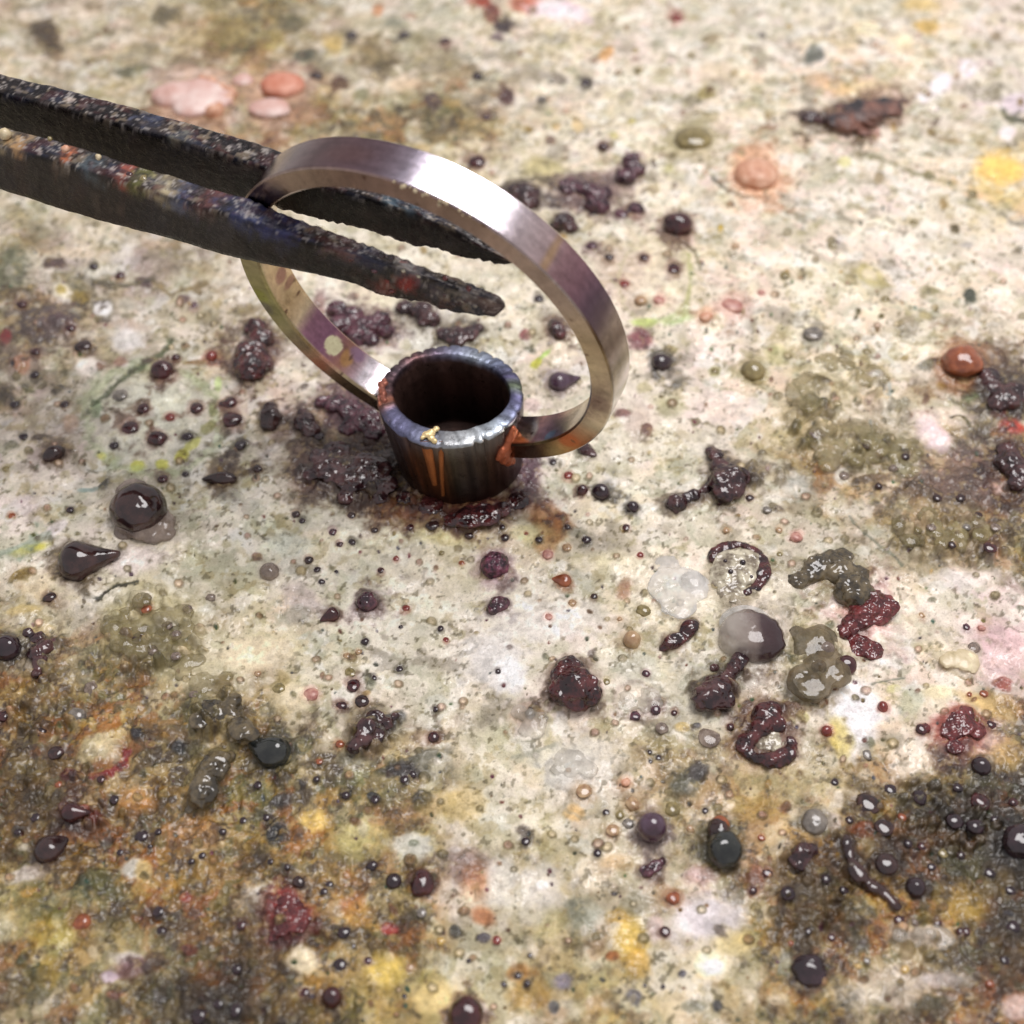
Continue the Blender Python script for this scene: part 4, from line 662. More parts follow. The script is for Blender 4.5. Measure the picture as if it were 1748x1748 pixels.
# pebbles at the top left
t = thing('pebble', 320, 165); tag(t, 'pinkish white pebble stained orange, the wide one behind the tweezers', 'pebble', 'pinkish pebbles at top left')
crust('pebble_body', 'stone_pink', [(300, 165, 42, .5, .8), (340, 160, 42, .5, .8), (370, 170, 30, .4), (330, 180, 36, .4)], parent=t, amp=.08, voxel=.016)
crust('orange_stain', 'orange', path_blobs([(345, 138, 10), (385, 150, 10), (395, 165, 9), (375, 182, 11), (365, 195, 14)], 10, 1.15), parent=t, amp=.1, voxel=.014)
tag(lump('pebble', 'stone_orange', 483, 146, 38, ay=.9, az=.45, amp=.1), 'orange pebble with a dark dot in its middle', 'pebble', 'pinkish pebbles at top left')
tag(lump('pebble', 'stone_pink', 415, 138, 18, az=.6, amp=.05), 'small round white pink pebble between the two larger ones', 'pebble', 'pinkish pebbles at top left')
tag(lump('pebble', 'stone_pink', 460, 185, 34, ay=.8, az=.3, amp=.1), 'flat pale pebble just in front of the orange pebble', 'pebble', 'pinkish pebbles at top left')

def field(cx, cy, rx, ry, n, r0, r1, az):
    out = []
    for k in range(n):
        a = random.uniform(0, 6.283); q = math.sqrt(random.random()); out.append((cx+rx*q*math.cos(a), cy+ry*q*math.sin(a), random.uniform(r0, r1), az*random.uniform(.6, 1.3)))
    return out
for mat, bl, lab in [
    ('glaze', field(258, 1075, 68, 58, 34, 9, 24, .42), 'wide yellowish see-through blister field below the white flake at left'),
    ('glaze', field(345, 1150, 52, 34, 14, 10, 22, .3), 'small yellowish blister field right of the wide one, above the olive crust'),
    ('glaze', field(1398, 668, 48, 30, 16, 9, 20, .4)+field(1440, 615, 50, 12, 8, 8, 14, .35), 'olive see-through blisters around a dark pit, right of the ring'),
    ('glaze', field(1440, 755, 66, 42, 26, 9, 20, .4), 'olive blister field below the dark pit, right of the ring'),
    ('glaze', field(1545, 780, 34, 34, 14, 8, 18, .4), 'round olive blister patch next to the pink field at right'),
    ('glaze', field(1610, 905, 80, 34, 30, 8, 18, .45), 'long brown olive blister field at the right, above the hooked crust'),
    ('glaze_clear', field(972, 1312, 34, 26, 12, 10, 20, .3), 'pale clear blister left of the tan pearls in the lower middle'),
    ('glaze_clear', field(905, 1232, 30, 26, 11, 9, 18, .35), 'pale pinkish blister below the glossy dark maroon lump'),
    ('glaze_clear', field(1086, 1200, 34, 24, 12, 8, 18, .3), 'pale blister ring between the maroon lump and the dark dripping crust'),
    ('glaze_clear', field(405, 855, 40, 18, 10, 9, 18, .25), 'flat clear blister right of the largest brown bead'),
    ('glaze', field(1490, 642, 30, 14, 9, 8, 15, .4), 'little olive blister with a white core, left of the glossy red bead'),
    ('glaze_clear', field(1580, 1600, 54, 18, 16, 8, 16, .4), 'milky blister strip in the dark area, lower right')]:
    tag(crust('glass_blister', mat, bl, voxel=.010, amp=.15), lab, 'glass blister', 'see-through blisters on the board')

# small beads fused into the board: parts of it
def small_mesh(k):
    V, F = blob_np(2, 0.24, 1.3, 100+k); V = V*np.array([1, 1, .85]); me = bpy.data.meshes.new('small_bead')
    me.from_pydata(V.tolist(), [], F.tolist()); me.polygons.foreach_set('use_smooth', [True]*len(F)); me.materials.append(M['brown']); return me
SM = [small_mesh(k) for k in range(9)]
TY = dict(m='maroon', r='red', k='black', b='brown', o='olive', t='tan', p='crust_purple', g='grey', n='pink', a='orange', u='rust', y='gold', c='smoke')
MS = {}
def smooth_of(key):
    if key not in MS:
        m = M[key].copy(); nt = m.node_tree; b = nt.nodes['Principled BSDF']
        for l in list(b.inputs['Normal'].links): nt.links.remove(l)
        for n_ in nt.nodes:
            if n_.type == 'TEX_NOISE': n_.inputs['Scale'].default_value = 0.9
        MS[key] = m
    return MS[key]
for k in range(0, len(SB)-3, 4):
    x, y, r, ty = float(SB[k]), float(SB[k+1]), float(SB[k+2]), SB[k+3]
    c, rr = place(x, y, r, 0.12)
    o = bpy.data.objects.new('small_bead', SM[(k//4) % 9]); col.objects.link(o); o.parent = board
    o.location = c; o.scale = (rr, rr*random.uniform(.85, 1.15), rr*random.uniform(.3, .75)); o.rotation_euler = (0, 0, random.uniform(0, 6.28))
    o.material_slots[0].link = 'OBJECT'; o.material_slots[0].material = smooth_of(TY[ty])

# ------------------------------------------------------------------ the ring
RC = np.array([-0.4526, 0.1610, 1.1875]); RN = unit([-0.4233, -0.8832, -0.2020]); RO, RI, RWD = 1.0285, 0.9074, 0.2086
RA = unit(np.cross(RN, [0, 0, 1.])); RB = np.cross(RN, RA)
if RB[2] < 0: RB = -RB
def ring_pt(th, rho, s): return RC-RN*s+rho*(np.cos(th)*RA+np.sin(th)*RB)
def ring_hit(px, py, surf):
    d = ray(px, py)
    if surf == 'side': P = at_plane(px, py, RC, RN)
    else:
        R_ = RO if surf == 'outer' else RI; o = CAM-RC; dp = d-(d@RN)*RN; op = o-(o@RN)*RN
        a, b, c = dp@dp, 2*dp@op, op@op-R_*R_; q = math.sqrt(max(b*b-4*a*c, 0)); t = (-b-q)/(2*a) if surf == 'outer' else (-b+q)/(2*a); P = CAM+d*t
    e = P-RC; return math.atan2(e@RB, e@RA), -float(e@RN)
TUB = np.array([-0.2906, 0.4027]); TZ, TRT, TRB = 0.513, 0.396, 0.352

ring = empty('ring', (TUB[0], TUB[1], 0.0)); tag(ring, 'silver ring band soldered to a short dark tube, held by the tweezers', 'ring')
RL = np.array([TUB[0], TUB[1], 0.0])
# profile, starting at the near outer edge and running round the section
bv = 0.010
prof = []
def seg(a, b, n, tagv):
    for k in range(n): f = k/n; prof.append((a[0]*(1-f)+b[0]*f, a[1]*(1-f)+b[1]*f, tagv))
seg((RO, bv), (RO, RWD-bv), 14, 'outer'); seg((RO, RWD-bv), (RO-bv, RWD), 2, 'outer'); seg((RO-bv, RWD), (RI+bv, RWD), 5, 'back'); seg((RI+bv, RWD), (RI, RWD-bv), 2, 'inner')
seg((RI, RWD-bv), (RI, bv), 14, 'inner'); seg((RI, bv), (RI+bv, 0), 2, 'side'); seg((RI+bv, 0), (RO-bv, 0), 10, 'side'); seg((RO-bv, 0), (RO, bv), 2, 'side')
NT = 900
ths = np.linspace(-math.pi/2, 1.5*math.pi, NT)
# keep the arc that lies outside the tube
mid = np.array([ring_pt(t_, (RO+RI)/2, RWD/2) for t_ in ths]); dist = np.hypot(mid[:, 0]-TUB[0]+.045*mid[:, 2]/TZ, mid[:, 1]-TUB[1])
ins = (dist < 0.352) & (mid[:, 2] < 0.7); ths = ths[~ins]; ths = np.unwrap(ths)
th0, th1 = ths.min(), ths.max(); ths = np.linspace(th0, th1, NT)
pr = np.array([[q[0], q[1]] for q in prof]); kinds = np.array([q[2] for q in prof])
V = np.stack([ring_pt(t_, pr[:, :1], pr[:, 1:]) for t_ in ths]) - RL
def base_curve(pts, surf):
    tt = []
    for x, y, c in pts:
        th = ring_hit(x, y, surf)[0]
        while th < th0-0.3: th += 2*math.pi
        while th > th1+0.3: th -= 2*math.pi
        tt.append((th, c))
    tt.sort(key=lambda q: q[0]); a = np.array([q[0] for q in tt]); c = np.array([q[1] for q in tt], float)
    return np.stack([np.interp(ths, a, c[:, i]) for i in range(3)], -1)
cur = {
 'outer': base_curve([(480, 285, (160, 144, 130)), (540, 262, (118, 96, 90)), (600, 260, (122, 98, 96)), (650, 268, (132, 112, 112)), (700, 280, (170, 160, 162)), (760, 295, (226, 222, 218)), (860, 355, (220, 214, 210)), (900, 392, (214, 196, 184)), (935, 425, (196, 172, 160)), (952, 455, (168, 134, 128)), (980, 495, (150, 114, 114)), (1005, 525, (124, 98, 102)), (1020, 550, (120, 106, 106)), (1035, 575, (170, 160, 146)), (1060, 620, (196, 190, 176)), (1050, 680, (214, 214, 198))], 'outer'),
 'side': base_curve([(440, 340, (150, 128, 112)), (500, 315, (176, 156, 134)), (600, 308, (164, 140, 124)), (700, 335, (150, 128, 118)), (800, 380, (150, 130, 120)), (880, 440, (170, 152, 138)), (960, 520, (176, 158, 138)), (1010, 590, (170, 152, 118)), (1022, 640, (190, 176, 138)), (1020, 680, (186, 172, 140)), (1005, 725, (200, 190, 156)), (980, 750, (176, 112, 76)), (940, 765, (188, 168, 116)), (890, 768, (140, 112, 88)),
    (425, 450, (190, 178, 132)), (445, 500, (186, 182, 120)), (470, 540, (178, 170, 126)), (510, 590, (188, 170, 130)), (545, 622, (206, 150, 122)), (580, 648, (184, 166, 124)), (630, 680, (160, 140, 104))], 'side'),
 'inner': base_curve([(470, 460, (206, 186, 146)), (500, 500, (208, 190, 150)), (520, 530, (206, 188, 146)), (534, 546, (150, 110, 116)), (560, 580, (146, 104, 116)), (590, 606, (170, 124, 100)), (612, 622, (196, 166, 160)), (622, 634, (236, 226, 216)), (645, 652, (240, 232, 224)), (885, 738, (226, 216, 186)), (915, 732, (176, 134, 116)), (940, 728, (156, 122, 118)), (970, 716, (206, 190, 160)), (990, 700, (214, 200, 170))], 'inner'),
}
cur['back'] = cur['side']
RCOL = np.zeros(V.shape)
for i, kd in enumerate(kinds): RCOL[:, i] = cur[kd]
U = np.repeat(ths[:, None], len(prof), 1)*0.97; S_ = np.repeat(pr[None, :, 1], NT, 0)
nz = fbm(U*9, S_*9+pr[None, :, 0]*5, 60, 4); nzf = fbm(U*30, S_*50, 61, 3); brushed = fbm(U*3, S_*160, 62, 2)
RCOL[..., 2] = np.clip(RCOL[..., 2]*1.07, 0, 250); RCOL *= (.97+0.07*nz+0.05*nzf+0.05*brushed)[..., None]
def rspot(px, py, surf, ru, rs, c, a=0.9, soft=.25):
    th, s = ring_hit(px, py, surf)
    while th < th0-0.3: th += 2*math.pi
    while th > th1+0.3: th -= 2*math.pi
    selc = np.where(kinds == surf)[0]
    if surf == 'side': rad = np.linalg.norm(at_plane(px, py, RC, RN)-RC); v = (pr[selc, 0]-rad)/rs
    else: v = (pr[selc, 1]-s)/rs
    u = (ths-th)/ru; d = np.sqrt(u[:, None]**2+v[None]**2)*(1+.15*nz[:, selc]); m = (1-sstep(1-soft, 1+soft, d))*a
    RCOL[:, selc] = RCOL[:, selc]*(1-m[..., None])+np.array(c, float)*m[..., None]
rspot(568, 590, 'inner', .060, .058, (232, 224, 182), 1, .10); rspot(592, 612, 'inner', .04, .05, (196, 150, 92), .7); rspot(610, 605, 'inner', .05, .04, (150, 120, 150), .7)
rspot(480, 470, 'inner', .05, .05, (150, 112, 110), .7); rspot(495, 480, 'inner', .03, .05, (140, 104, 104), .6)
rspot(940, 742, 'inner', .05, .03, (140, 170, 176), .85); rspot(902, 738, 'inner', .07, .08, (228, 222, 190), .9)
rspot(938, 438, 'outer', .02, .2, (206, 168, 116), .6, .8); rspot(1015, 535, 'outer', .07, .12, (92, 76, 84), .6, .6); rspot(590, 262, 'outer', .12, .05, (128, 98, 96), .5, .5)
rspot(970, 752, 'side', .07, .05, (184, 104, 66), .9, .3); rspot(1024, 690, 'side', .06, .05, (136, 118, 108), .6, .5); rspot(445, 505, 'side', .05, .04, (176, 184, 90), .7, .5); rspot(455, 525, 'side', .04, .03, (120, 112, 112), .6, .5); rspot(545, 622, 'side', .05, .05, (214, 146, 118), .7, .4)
for q in range(46):
    th = random.uniform(th0, th1); kk = random.choice(['side', 'side', 'inner']); selc = np.where(kinds == kk)[0]; j = random.choice(list(selc)); ru = random.uniform(.004, .014)
    d = np.hypot((ths-th)[:, None]/ru, (np.arange(len(prof))[None]-j)/random.uniform(.7, 1.6)); m = (1-sstep(.6, 1.2, d))*.7; m[:, kinds != kk] = 0
    RCOL = RCOL*(1-m[..., None])+np.array((96, 72, 62))*m[..., None]
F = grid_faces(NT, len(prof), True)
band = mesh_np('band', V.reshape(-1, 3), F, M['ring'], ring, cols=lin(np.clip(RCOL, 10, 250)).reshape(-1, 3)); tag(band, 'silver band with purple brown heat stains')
ea = band.modifiers.new('edges', 'EDGE_SPLIT'); ea.split_angle = math.radians(35)

# solder grit along the near edge of the bright part
for k in range(16):
    f = k/15; x = 655+f*150+random.uniform(-6, 6); th = ring_hit(678+f*120, 322+f*62, 'side')[0]; rho = RO-abs(random.gauss(0, .014)); P = ring_pt(th+random.uniform(-.02, .02), rho, -0.002)-RL
    Vb, Fb = blob_np(1, .2, 2, 300+k); rr = random.uniform(.004, .011)
    g = mesh_np('solder_grain', Vb*rr, Fb, M['cream'], band); g.location = Vector(P)

# the tube
NA = 320; ph = np.linspace(0, 2*math.pi, NA, endpoint=False)
def pn(f, seed): return fbm(np.cos(ph)*f+5, np.sin(ph)*f+5, seed, 3)
notch = np.zeros(NA)
for deg, dep, wdt in [(128, .016, 1.6), (116, .018, 1.5), (104, .012, 1.4), (93, .012, 1.6), (82, .014, 1.4), (66, .035, 1.1), (52, .02, 2.0), (40, .018, 1.4), (28, .012, 1.6), (141, .012, 1.6), (152, .012, 1.5), (-68, .022, 1.6), (-60, .024, 1.3), (-96, .012, 1.5), (-125, .008, 2), (-40, .012, 1.6), (-20, .010, 1.8), (5, .010, 1.6)]:
    dd = (np.degrees(ph)-deg+180) % 360-180; notch += dep*np.exp(-(dd/wdt)**2)
flute = 0.0012*np.sin(ph*23+2*pn(2, 70))+0.0022*pn(9, 71)
ix, iy, rot_in = 0.322, 0.284, math.radians(-9)
ce, se = np.cos(ph-rot_in), np.sin(ph-rot_in); rin = 1/np.sqrt((ce/ix)**2+(se/iy)**2)*(1+0.02*np.cos(2*ph+2.2)+0.018*np.cos(3*ph-.4))
rows = []; rk = []
for z in np.linspace(-0.02, TZ-0.022, 26):
    f = z/TZ; r = TRB+(TRT-TRB)*max(f, 0)**0.9+flute*(0.4+0.6*f)-notch*sstep(0.45, 1.0, f); rows.append((r*np.cos(ph), r*np.sin(ph), np.full(NA, z))); rk.append('wall')
rt = TRT-notch*1.15+0.002*pn(6, 72); ztop = TZ+0.006*pn(3, 73)
oy = 0.022
for g, zz, kd in [(0.0, -.014, 'rim'), (.05, -.005, 'rim'), (.12, .0, 'rim'), (.35, .002, 'rim'), (.6, .002, 'rim'), (.82, .0, 'rim'), (.92, -.004, 'rim'), (1.0, -.014, 'rim'), (1.01, -.05, 'in')]:
    ox = rt*np.cos(ph); oyy = rt*np.sin(ph); nx = rin*np.cos(ph); ny = rin*np.sin(ph)+oy
    zq = ztop+zz+0.0026*fbm(np.cos(ph)*8+g*9, np.sin(ph)*8, 74, 3)
    gg = min(g, 1.0); k_ = 1-.06*(g-1)/.03 if g > 1 else 1
    rows.append(((ox*(1-gg)+nx*gg)*k_, (oyy*(1-gg)+ny*gg)*k_, zq)); rk.append(kd)
for z in np.linspace(TZ-.1, 0.02, 12): rows.append((rin*.93*np.cos(ph), (rin*.93*np.sin(ph)+oy*z/TZ), np.full(NA, z))); rk.append('in')
rows.append((rin*.01*np.cos(ph), rin*.01*np.sin(ph), np.full(NA, 0.02))); rk.append('in')
TV = np.stack([np.stack(r, -1) for r in rows]); TV[..., 0] -= 0.045*np.clip(TV[..., 2]/TZ, 0, 1); nr = len(rows); rk = np.array(rk)
TC = np.zeros(TV.shape); deg = (np.degrees(ph)+180) % 360-180
def pw(pts): a = np.array([q[0] for q in pts]); c = np.array([q[1] for q in pts], float); return np.stack([np.interp(deg, a, c[:, i]) for i in range(3)], -1)
wallc = pw([(-180, (78, 60, 62)), (-150, (78, 54, 50)), (-128, (112, 66, 42)), (-112, (142, 84, 46)), (-98, (124, 78, 48)), (-88, (98, 88, 78)), (-72, (92, 80, 74)), (-55, (92, 62, 50)), (-35, (108, 62, 50)), (0, (70, 56, 66)), (90, (78, 70, 74)), (180, (70, 58, 66))])
rimc = pw([(-180, (112, 82, 84)), (-168, (168, 108, 84)), (-155, (112, 110, 140)), (-130, (122, 124, 158)), (-105, (150, 156, 178)), (-92, (208, 212, 216)), (-70, (210, 216, 220)), (-45, (182, 194, 206)), (-25, (136, 142, 172)), (-5, (110, 108, 146)), (8, (134, 148, 122)), (20, (112, 108, 144)), (40, (122, 130, 156)), (65, (168, 178, 192)), (88, (142, 146, 170)), (105, (116, 104, 124)), (125, (116, 84, 84)), (150, (84, 70, 78)), (180, (112, 82, 84))])  # blue oxide tones; the whitish arcs are painted reflections
for i in range(nr):
    z = TV[i, :, 2]
    if rk[i] == 'wall':
        wk = .66
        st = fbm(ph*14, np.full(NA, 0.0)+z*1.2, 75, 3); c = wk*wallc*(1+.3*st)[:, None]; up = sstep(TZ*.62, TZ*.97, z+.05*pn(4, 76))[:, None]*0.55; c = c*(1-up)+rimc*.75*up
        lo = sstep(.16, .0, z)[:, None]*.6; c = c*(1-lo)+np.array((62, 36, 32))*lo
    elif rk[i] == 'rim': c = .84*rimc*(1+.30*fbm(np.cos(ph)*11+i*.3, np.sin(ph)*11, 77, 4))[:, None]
    else: c = np.tile((92, 68, 61), (NA, 1))*(1+.15*pn(5, 78))[:, None]*(.62+.38*sstep(.0, .4, z))[:, None]  # interior colour darkens with depth, painting in the shade of the bore
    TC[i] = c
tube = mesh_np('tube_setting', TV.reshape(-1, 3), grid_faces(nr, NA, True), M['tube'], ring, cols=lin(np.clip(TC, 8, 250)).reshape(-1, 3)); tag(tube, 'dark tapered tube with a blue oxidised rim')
def wall_pt(px, py, lift=0.004):
    """point of the tube's outer wall"""
    d = ray(px, py); best = None
    for t_ in np.linspace(4.5, 7.6, 2400):
        P = CAM+d*t_; r = TRB+(TRT-TRB)*max(P[2]/TZ, 0)**.9+lift
        if P[2] < TZ and math.hypot(P[0]-TUB[0]+.045*P[2]/TZ, P[1]-TUB[1]) < r: return P-RL
    return P-RL
def strip(name, pts, mat, c, parent, th=.006):
    """a thin raised run of metal on the wall: rows of (xl, xr, y)"""
    L_ = [wall_pt(x0, y) for x0, x1, y in pts]; R_ = [wall_pt(x1, y) for x0, x1, y in pts]
    V, F = [], []
    for a, b in zip(L_, R_):
        m = (a+b)/2; o = unit([m[0], m[1], 0])*th; V += [a-o*2, a+o*.6, m+o, b+o*.6, b-o*2]
    return mesh_np(name, V, grid_faces(len(pts), 5)[:, ::-1], mat, parent, cols=np.tile(lin(c), (len(V), 1)))
strip('copper_run', [(718, 735, 752), (722, 738, 770), (728, 741, 790), (733, 744, 810), (739, 746, 828)], M['copper'], (164, 98, 52), tube)
strip('copper_run', [(748, 757, 752), (749, 757, 775), (750, 757, 800), (752, 758, 825), (754, 759, 846)], M['copper'], (156, 94, 50), tube)
def blobpart(name, pts, mat, c, parent, amp=.35, seed=0, voxel=.006):
    Vs, Fs, n = [], [], 0
    for k, (P, r, sx) in enumerate(pts):
        V, F = blob_np(2, amp, 2.0, seed+k); Vs.append(V*r*np.array(sx)+P); Fs.append(F+n); n += len(V)
    o = mesh_np(name, np.vstack(Vs), np.vstack(Fs), mat, parent)
    md = o.modifiers.new('weld', 'REMESH'); md.mode = 'VOXEL'; md.voxel_size = voxel; md.use_smooth_shade = True
    sm = o.modifiers.new('soften', 'SMOOTH'); sm.iterations = 4; sm.factor = .5
    m2 = mat.copy(); nt = m2.node_tree
    for nd in nt.nodes:
        if nd.type == 'MIX': nt.links.remove(nd.inputs['A'].links[0]) if nd.inputs['A'].is_linked else None; nd.inputs['A'].default_value = lin4(c)
    for ns in nt.nodes:
        if ns.type == 'MIX':
            for s_ in ns.inputs:
                if s_.type == 'RGBA' and not s_.is_linked: s_.default_value = lin4(c)
    o.data.materials[0] = m2
    return o
fl = [(727, 742, .022), (736, 739, .026), (745, 732, .020), (736, 748, .020), (742, 753, .018), (721, 747, .015)]
blobpart('solder_flake', [(at(x, y, TZ+.012)-RL, r, (1, 1, .8)) for x, y, r in fl], M['flake'], (240, 216, 160), tube, .3, 400)
# copper coloured solder at the right joint, and a little at the left one
jr = []
for x, y, r in [(857, 770, .028), (861, 778, .030), (868, 782, .028), (864, 762, .028), (868, 752, .026), (872, 742, .024), (875, 732, .020), (854, 776, .022)]: jr += [(wall_pt(x+ox_, y+oy_, .004), r*1.1, (1, 1, 1)) for ox_, oy_ in ((0, 0), (3, 4), (-2, 5))]
blobpart('solder_joint', jr, M['copper'], (168, 92, 62), ring, .2, 420)
jl = []
for x, y, r in [(652, 668, .024), (650, 656, .022), (654, 680, .020), (656, 650, .018)]: jl += [(wall_pt(x+ox_, y+oy_, .002), r, (1, 1, 1)) for ox_, oy_ in ((0, 0), (2, 5))]
blobpart('solder_joint', jl, M['copper'], (140, 84, 68), ring, .2, 440)

# ------------------------------------------------------------------ the tweezers
tw0 = at_plane(0, 290, RC, RN); twe = empty('tweezers', (tw0[0], tw0[1], 0)); TL = np.array(twe.location)
tag(twe, 'blackened flux crusted steel tweezers with serrated tips gripping the ring', 'tweezers')
def tine(stations, off, T0, T1, label, serr, seed, paint):
    """stations: x, top and bottom of the face turned to the viewer; off: distance of that side's plane along the ring axis"""
    st = np.array(stations, float); A, B, TT = [], [], []
    for x, y0, y1 in st:
        f = np.clip((x-430)/320, 0, 1); T = T0*(1-f)+T1*f
        P = RC+RN*(off+(T if off >= 0 else 0)); A.append(at_plane(x, y0, P, RN)); B.append(at_plane(x, y1, P, RN)); TT.append(T)
    A, B, TT = np.array(A), np.array(B), np.array(TT)
    dA = unit(A[0]-A[2]); dB = unit(B[0]-B[2]); A = np.vstack([A[0]+dA*7, A]); B = np.vstack([B[0]+dA*7, B]); TT = np.r_[TT[0], TT]
    ln = np.r_[0, np.cumsum(np.linalg.norm(np.diff((A+B)/2, axis=0), axis=1))]
    m = 420; q = np.r_[np.linspace(0, 6.8, 60, endpoint=False), np.linspace(6.8, ln[-1], m)]
    A = np.stack([np.interp(q, ln, A[:, i]) for i in range(3)], -1); B = np.stack([np.interp(q, ln, B[:, i]) for i in range(3)], -1); T = np.interp(q, ln, TT)
    sec = []                                    # rounded rectangle: (across thickness 0..1, down the face 0..1)
    k = 9
    for a in np.linspace(0, 1, k, endpoint=False): sec.append((0, a))
    for a in np.linspace(0, 1, k, endpoint=False): sec.append((a, 1))
    for a in np.linspace(0, 1, k, endpoint=False): sec.append((1, 1-a))
    for a in np.linspace(0, 1, k, endpoint=False): sec.append((1-a, 0))
    sec = np.array(sec); ns = len(sec)
    c_ = sec-.5; ex = (np.abs(c_*2)**14).sum(1)**(1/14); sec = .5+c_/ex[:, None]
    V = np.zeros((len(q), ns, 3)); Cc = np.zeros((len(q), ns, 3))
    hgt = np.linalg.norm(B-A, axis=1)
    for j, (a, b) in enumerate(sec):
        V[:, j] = A*(1-b)+B*b-RN[None]*(T*a)[:, None]
    mid = V.mean(1, keepdims=True); dirn = V-mid; dirn /= np.linalg.norm(dirn, axis=2, keepdims=True)+1e-9
    # serration on the gripping edge
    up = unit((A-B)[len(q)//2])
    grip = sstep(ln[-1]-1.55, ln[-1]-1.35, q)
    saw = (np.abs(((q*15+.5*np.sin(q*9)) % 1)-.5)*2-.5)*(.012+.008*np.sin(q*23))*grip
    for j, (a, b) in enumerate(sec):
        wgt = np.clip(1-abs(b-(1 if serr == 'bottom' else 0))*3, 0, 1)*np.clip((1-a if serr == 'bottom' else a)*1.6, 0, 1)
        V[:, j] += up[None]*(saw*wgt)[:, None]
    uu = np.repeat(q[:, None], ns, 1); aa = np.repeat((np.arange(ns)/ns*2*math.pi)[None], len(q), 0)
    n_a = fbm(uu*4, np.cos(aa)*.9+np.sin(aa)*.7*1.3+seed, seed, 4); n_b = fbm(uu*13, aa*1.6+seed, seed+1, 4); n_c = fbm(uu*34, aa*4, seed+2, 3); n_d = fbm(uu*22, aa*3.1, seed+9, 4)
    tipk = sstep(ln[-1]-.95, ln[-1]-.4, q)[:, None]
    V += dirn*(.004*n_a+(.0035+.009*tipk)*np.maximum(n_b, -.4)+(.0015+.003*tipk)*n_c)[..., None]*np.clip(hgt/.2, .25, 1)[:, None, None]
    f = np.clip((ln[-1]-q)/.05, 0, 1)**.5      # rounded tip
    V = mid+(V-mid)*np.clip(f, .02, 1)[:, None, None]
    Cc[:] = (19, 15, 18)
    def coat(mask, c, a): Cc[:] = Cc*(1-(mask*a)[..., None])+np.array(c, float)*(mask*a)[..., None]
    top = np.maximum(np.repeat((np.clip(1-sec[:, 1]*4, 0, 1))[None], len(q), 0), .8*np.repeat(tipk, ns, 1) if serr == 'top' else 0)  # flux colours weighted to the upper face, which is painted as lit
    coat(sstep(.0, .5, n_a), (38, 29, 27), .6); coat(sstep(.15, .5, fbm(uu*6, aa*1.1, seed+5, 4)), (44, 50, 72), .6*(.35+.65*top)); coat(sstep(.3, .6, n_b), (92, 80, 70), .45*(.25+.75*top))
    coat(sstep(.3, .5, fbm(uu*9, aa*1.3, seed+6, 4)), (80, 40, 40), .5*(.3+.7*top)); coat(sstep(.45, .6, fbm(uu*15, aa*2, seed+7, 3)), (165, 150, 125), .55*(.3+.7*top)); coat(sstep(.5, .62, n_c), (120, 112, 112), .5*(.2+.8*top))
    for x, y, r, c, al in paint:
        P = at_plane(x, y, RC+RN*(off+(T0*.6 if off >= 0 else 0)), RN); d = np.linalg.norm((V-P)-((V-P)@RN)[..., None]*RN*0.75, axis=2)/(r/300.)
        coat((1-sstep(.45, 1.25, d*(1+.45*n_b+.35*n_c)))*(.5+.5*sstep(-.25, .25, n_d))*(np.maximum(tipk, .22+.78*np.repeat(np.clip(1.25-sec[:, 1]*2.2, 0, 1)[None], len(q), 0))), np.minimum(np.array(c)*1.12+6, 235), al)
    coat(sstep(.5, .62, fbm(uu*40, aa*5, seed+10, 3)), (172, 166, 160), .7*(.08+.92*top))
    capA = len(q)*ns
    F = grid_faces(len(q), ns, True)[:, ::-1]
    o = mesh_np('tine', V.reshape(-1, 3)-TL, F, M['tine'], twe, cols=lin(np.clip(Cc, 8, 240)).reshape(-1, 3)); tag(o, label)
    return o
near_st = [(0, 249, 325), (60, 264, 345), (114, 281, 362), (200, 309, 386), (270, 330, 404), (329, 350, 421), (400, 368, 441), (470, 396, 456), (543, 417, 470), (606, 436, 486), (643, 446, 503), (686, 459, 511), (732, 475, 519), (780, 492, 534), (815, 505, 541), (845, 515, 542), (859, 521, 537)]
far_st = [(0, 158, 240), (86, 178, 256), (200, 209, 286), (286, 234, 308), (380, 262, 334), (446, 283, 348), (474, 291, 357), (537, 312, 373), (612, 333, 391), (686, 356, 413), (772, 392, 433), (830, 425, 446), (876, 448, 456)]
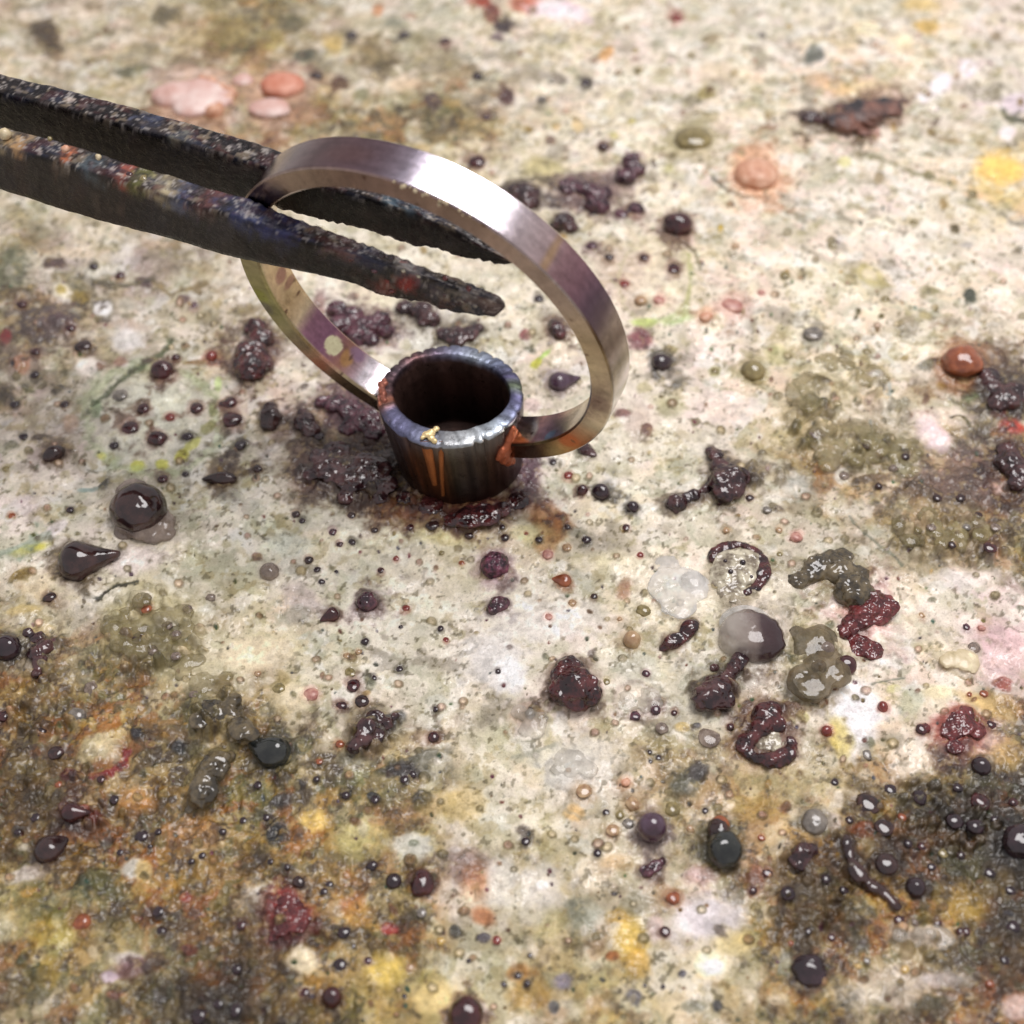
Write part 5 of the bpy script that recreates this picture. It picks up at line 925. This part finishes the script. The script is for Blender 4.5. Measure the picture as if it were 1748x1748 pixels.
tine(near_st, 0.004, 0.125, 0.045, 'nearer crusted tine with red and white flux at its tip', 'top', 80,
     [(10, 240, 22, (150, 135, 105), .8), (38, 250, 14, (165, 130, 90), .8), (112, 262, 10, (180, 105, 70), .9), (165, 290, 22, (70, 84, 92), .7), (215, 302, 14, (140, 70, 55), .8), (240, 310, 18, (84, 84, 44), .85), (285, 325, 26, (160, 150, 120), .75), (322, 345, 22, (62, 70, 100), .8), (360, 350, 22, (92, 56, 54), .7),
      (430, 372, 34, (44, 52, 88), .8), (480, 385, 40, (40, 44, 84), .75), (590, 430, 24, (100, 72, 70), .7), (630, 450, 26, (44, 46, 64), .85), (680, 452, 22, (150, 145, 140), .75), (705, 465, 18, (130, 125, 125), .7), (650, 495, 24, (120, 48, 42), .85), (690, 490, 22, (140, 44, 40), .85), (735, 505, 24, (60, 56, 66), .7), (755, 475, 16, (110, 40, 52), .8), (790, 490, 18, (100, 42, 56), .75), (795, 515, 20, (130, 126, 124), .6), (835, 525, 22, (112, 98, 92), .7)])
tine(far_st, -(RWD+0.004), 0.125, 0.06, 'farther tine, passing behind the ring band', 'bottom', 90,
     [(20, 142, 18, (205, 190, 180), .9), (55, 150, 18, (205, 190, 180), .85), (100, 166, 16, (190, 176, 168), .8), (130, 174, 10, (190, 176, 168), .7), (160, 176, 14, (110, 84, 66), .8), (190, 190, 14, (130, 122, 108), .7), (240, 205, 30, (58, 64, 86), .8), (300, 225, 26, (112, 110, 96), .7), (355, 240, 14, (74, 92, 108), .8), (385, 244, 16, (104, 54, 48), .8), (425, 258, 18, (76, 48, 60), .8), (660, 345, 16, (54, 72, 84), .8), (700, 362, 12, (60, 74, 84), .8)])
# flux grains stuck on the tines
for x, y, r, mt in [(8, 228, 12, 'cream'), (36, 246, 9, 'tan'), (112, 254, 8, 'orange'), (85, 237, 5, 'olive'), (168, 268, 6, 'cream'), (222, 300, 8, 'maroon'), (246, 308, 10, 'olive'), (178, 302, 9, 'grey'), (600, 440, 9, 'maroon'), (652, 436, 8, 'black'), (668, 440, 7, 'black'), (640, 460, 8, 'crust_purple'), (690, 460, 7, 'crust_porous'), (715, 470, 6, 'crust_porous'), (700, 490, 8, 'crust_red'), (670, 495, 8, 'crust_red'), (760, 500, 7, 'crust_dark'), (790, 512, 6, 'grey'), (775, 518, 6, 'black'), (812, 520, 6, 'grey'), (760, 474, 6, 'crust_red'), (800, 492, 6, 'crust_red')]:
    f = min(max((x-430)/320, 0), 1); T = .125*(1-f)+.045*f; P = at_plane(x, y, RC+RN*(T*(.55 if x < 300 else .9)), RN); rr = r/scale_at(P)*.9
    Vb, Fb = blob_np(2, .25, 1.8, 500+x % 97); g = mesh_np('flux_grain', Vb*rr, Fb, M[mt], twe); g.location = Vector(P-TL)
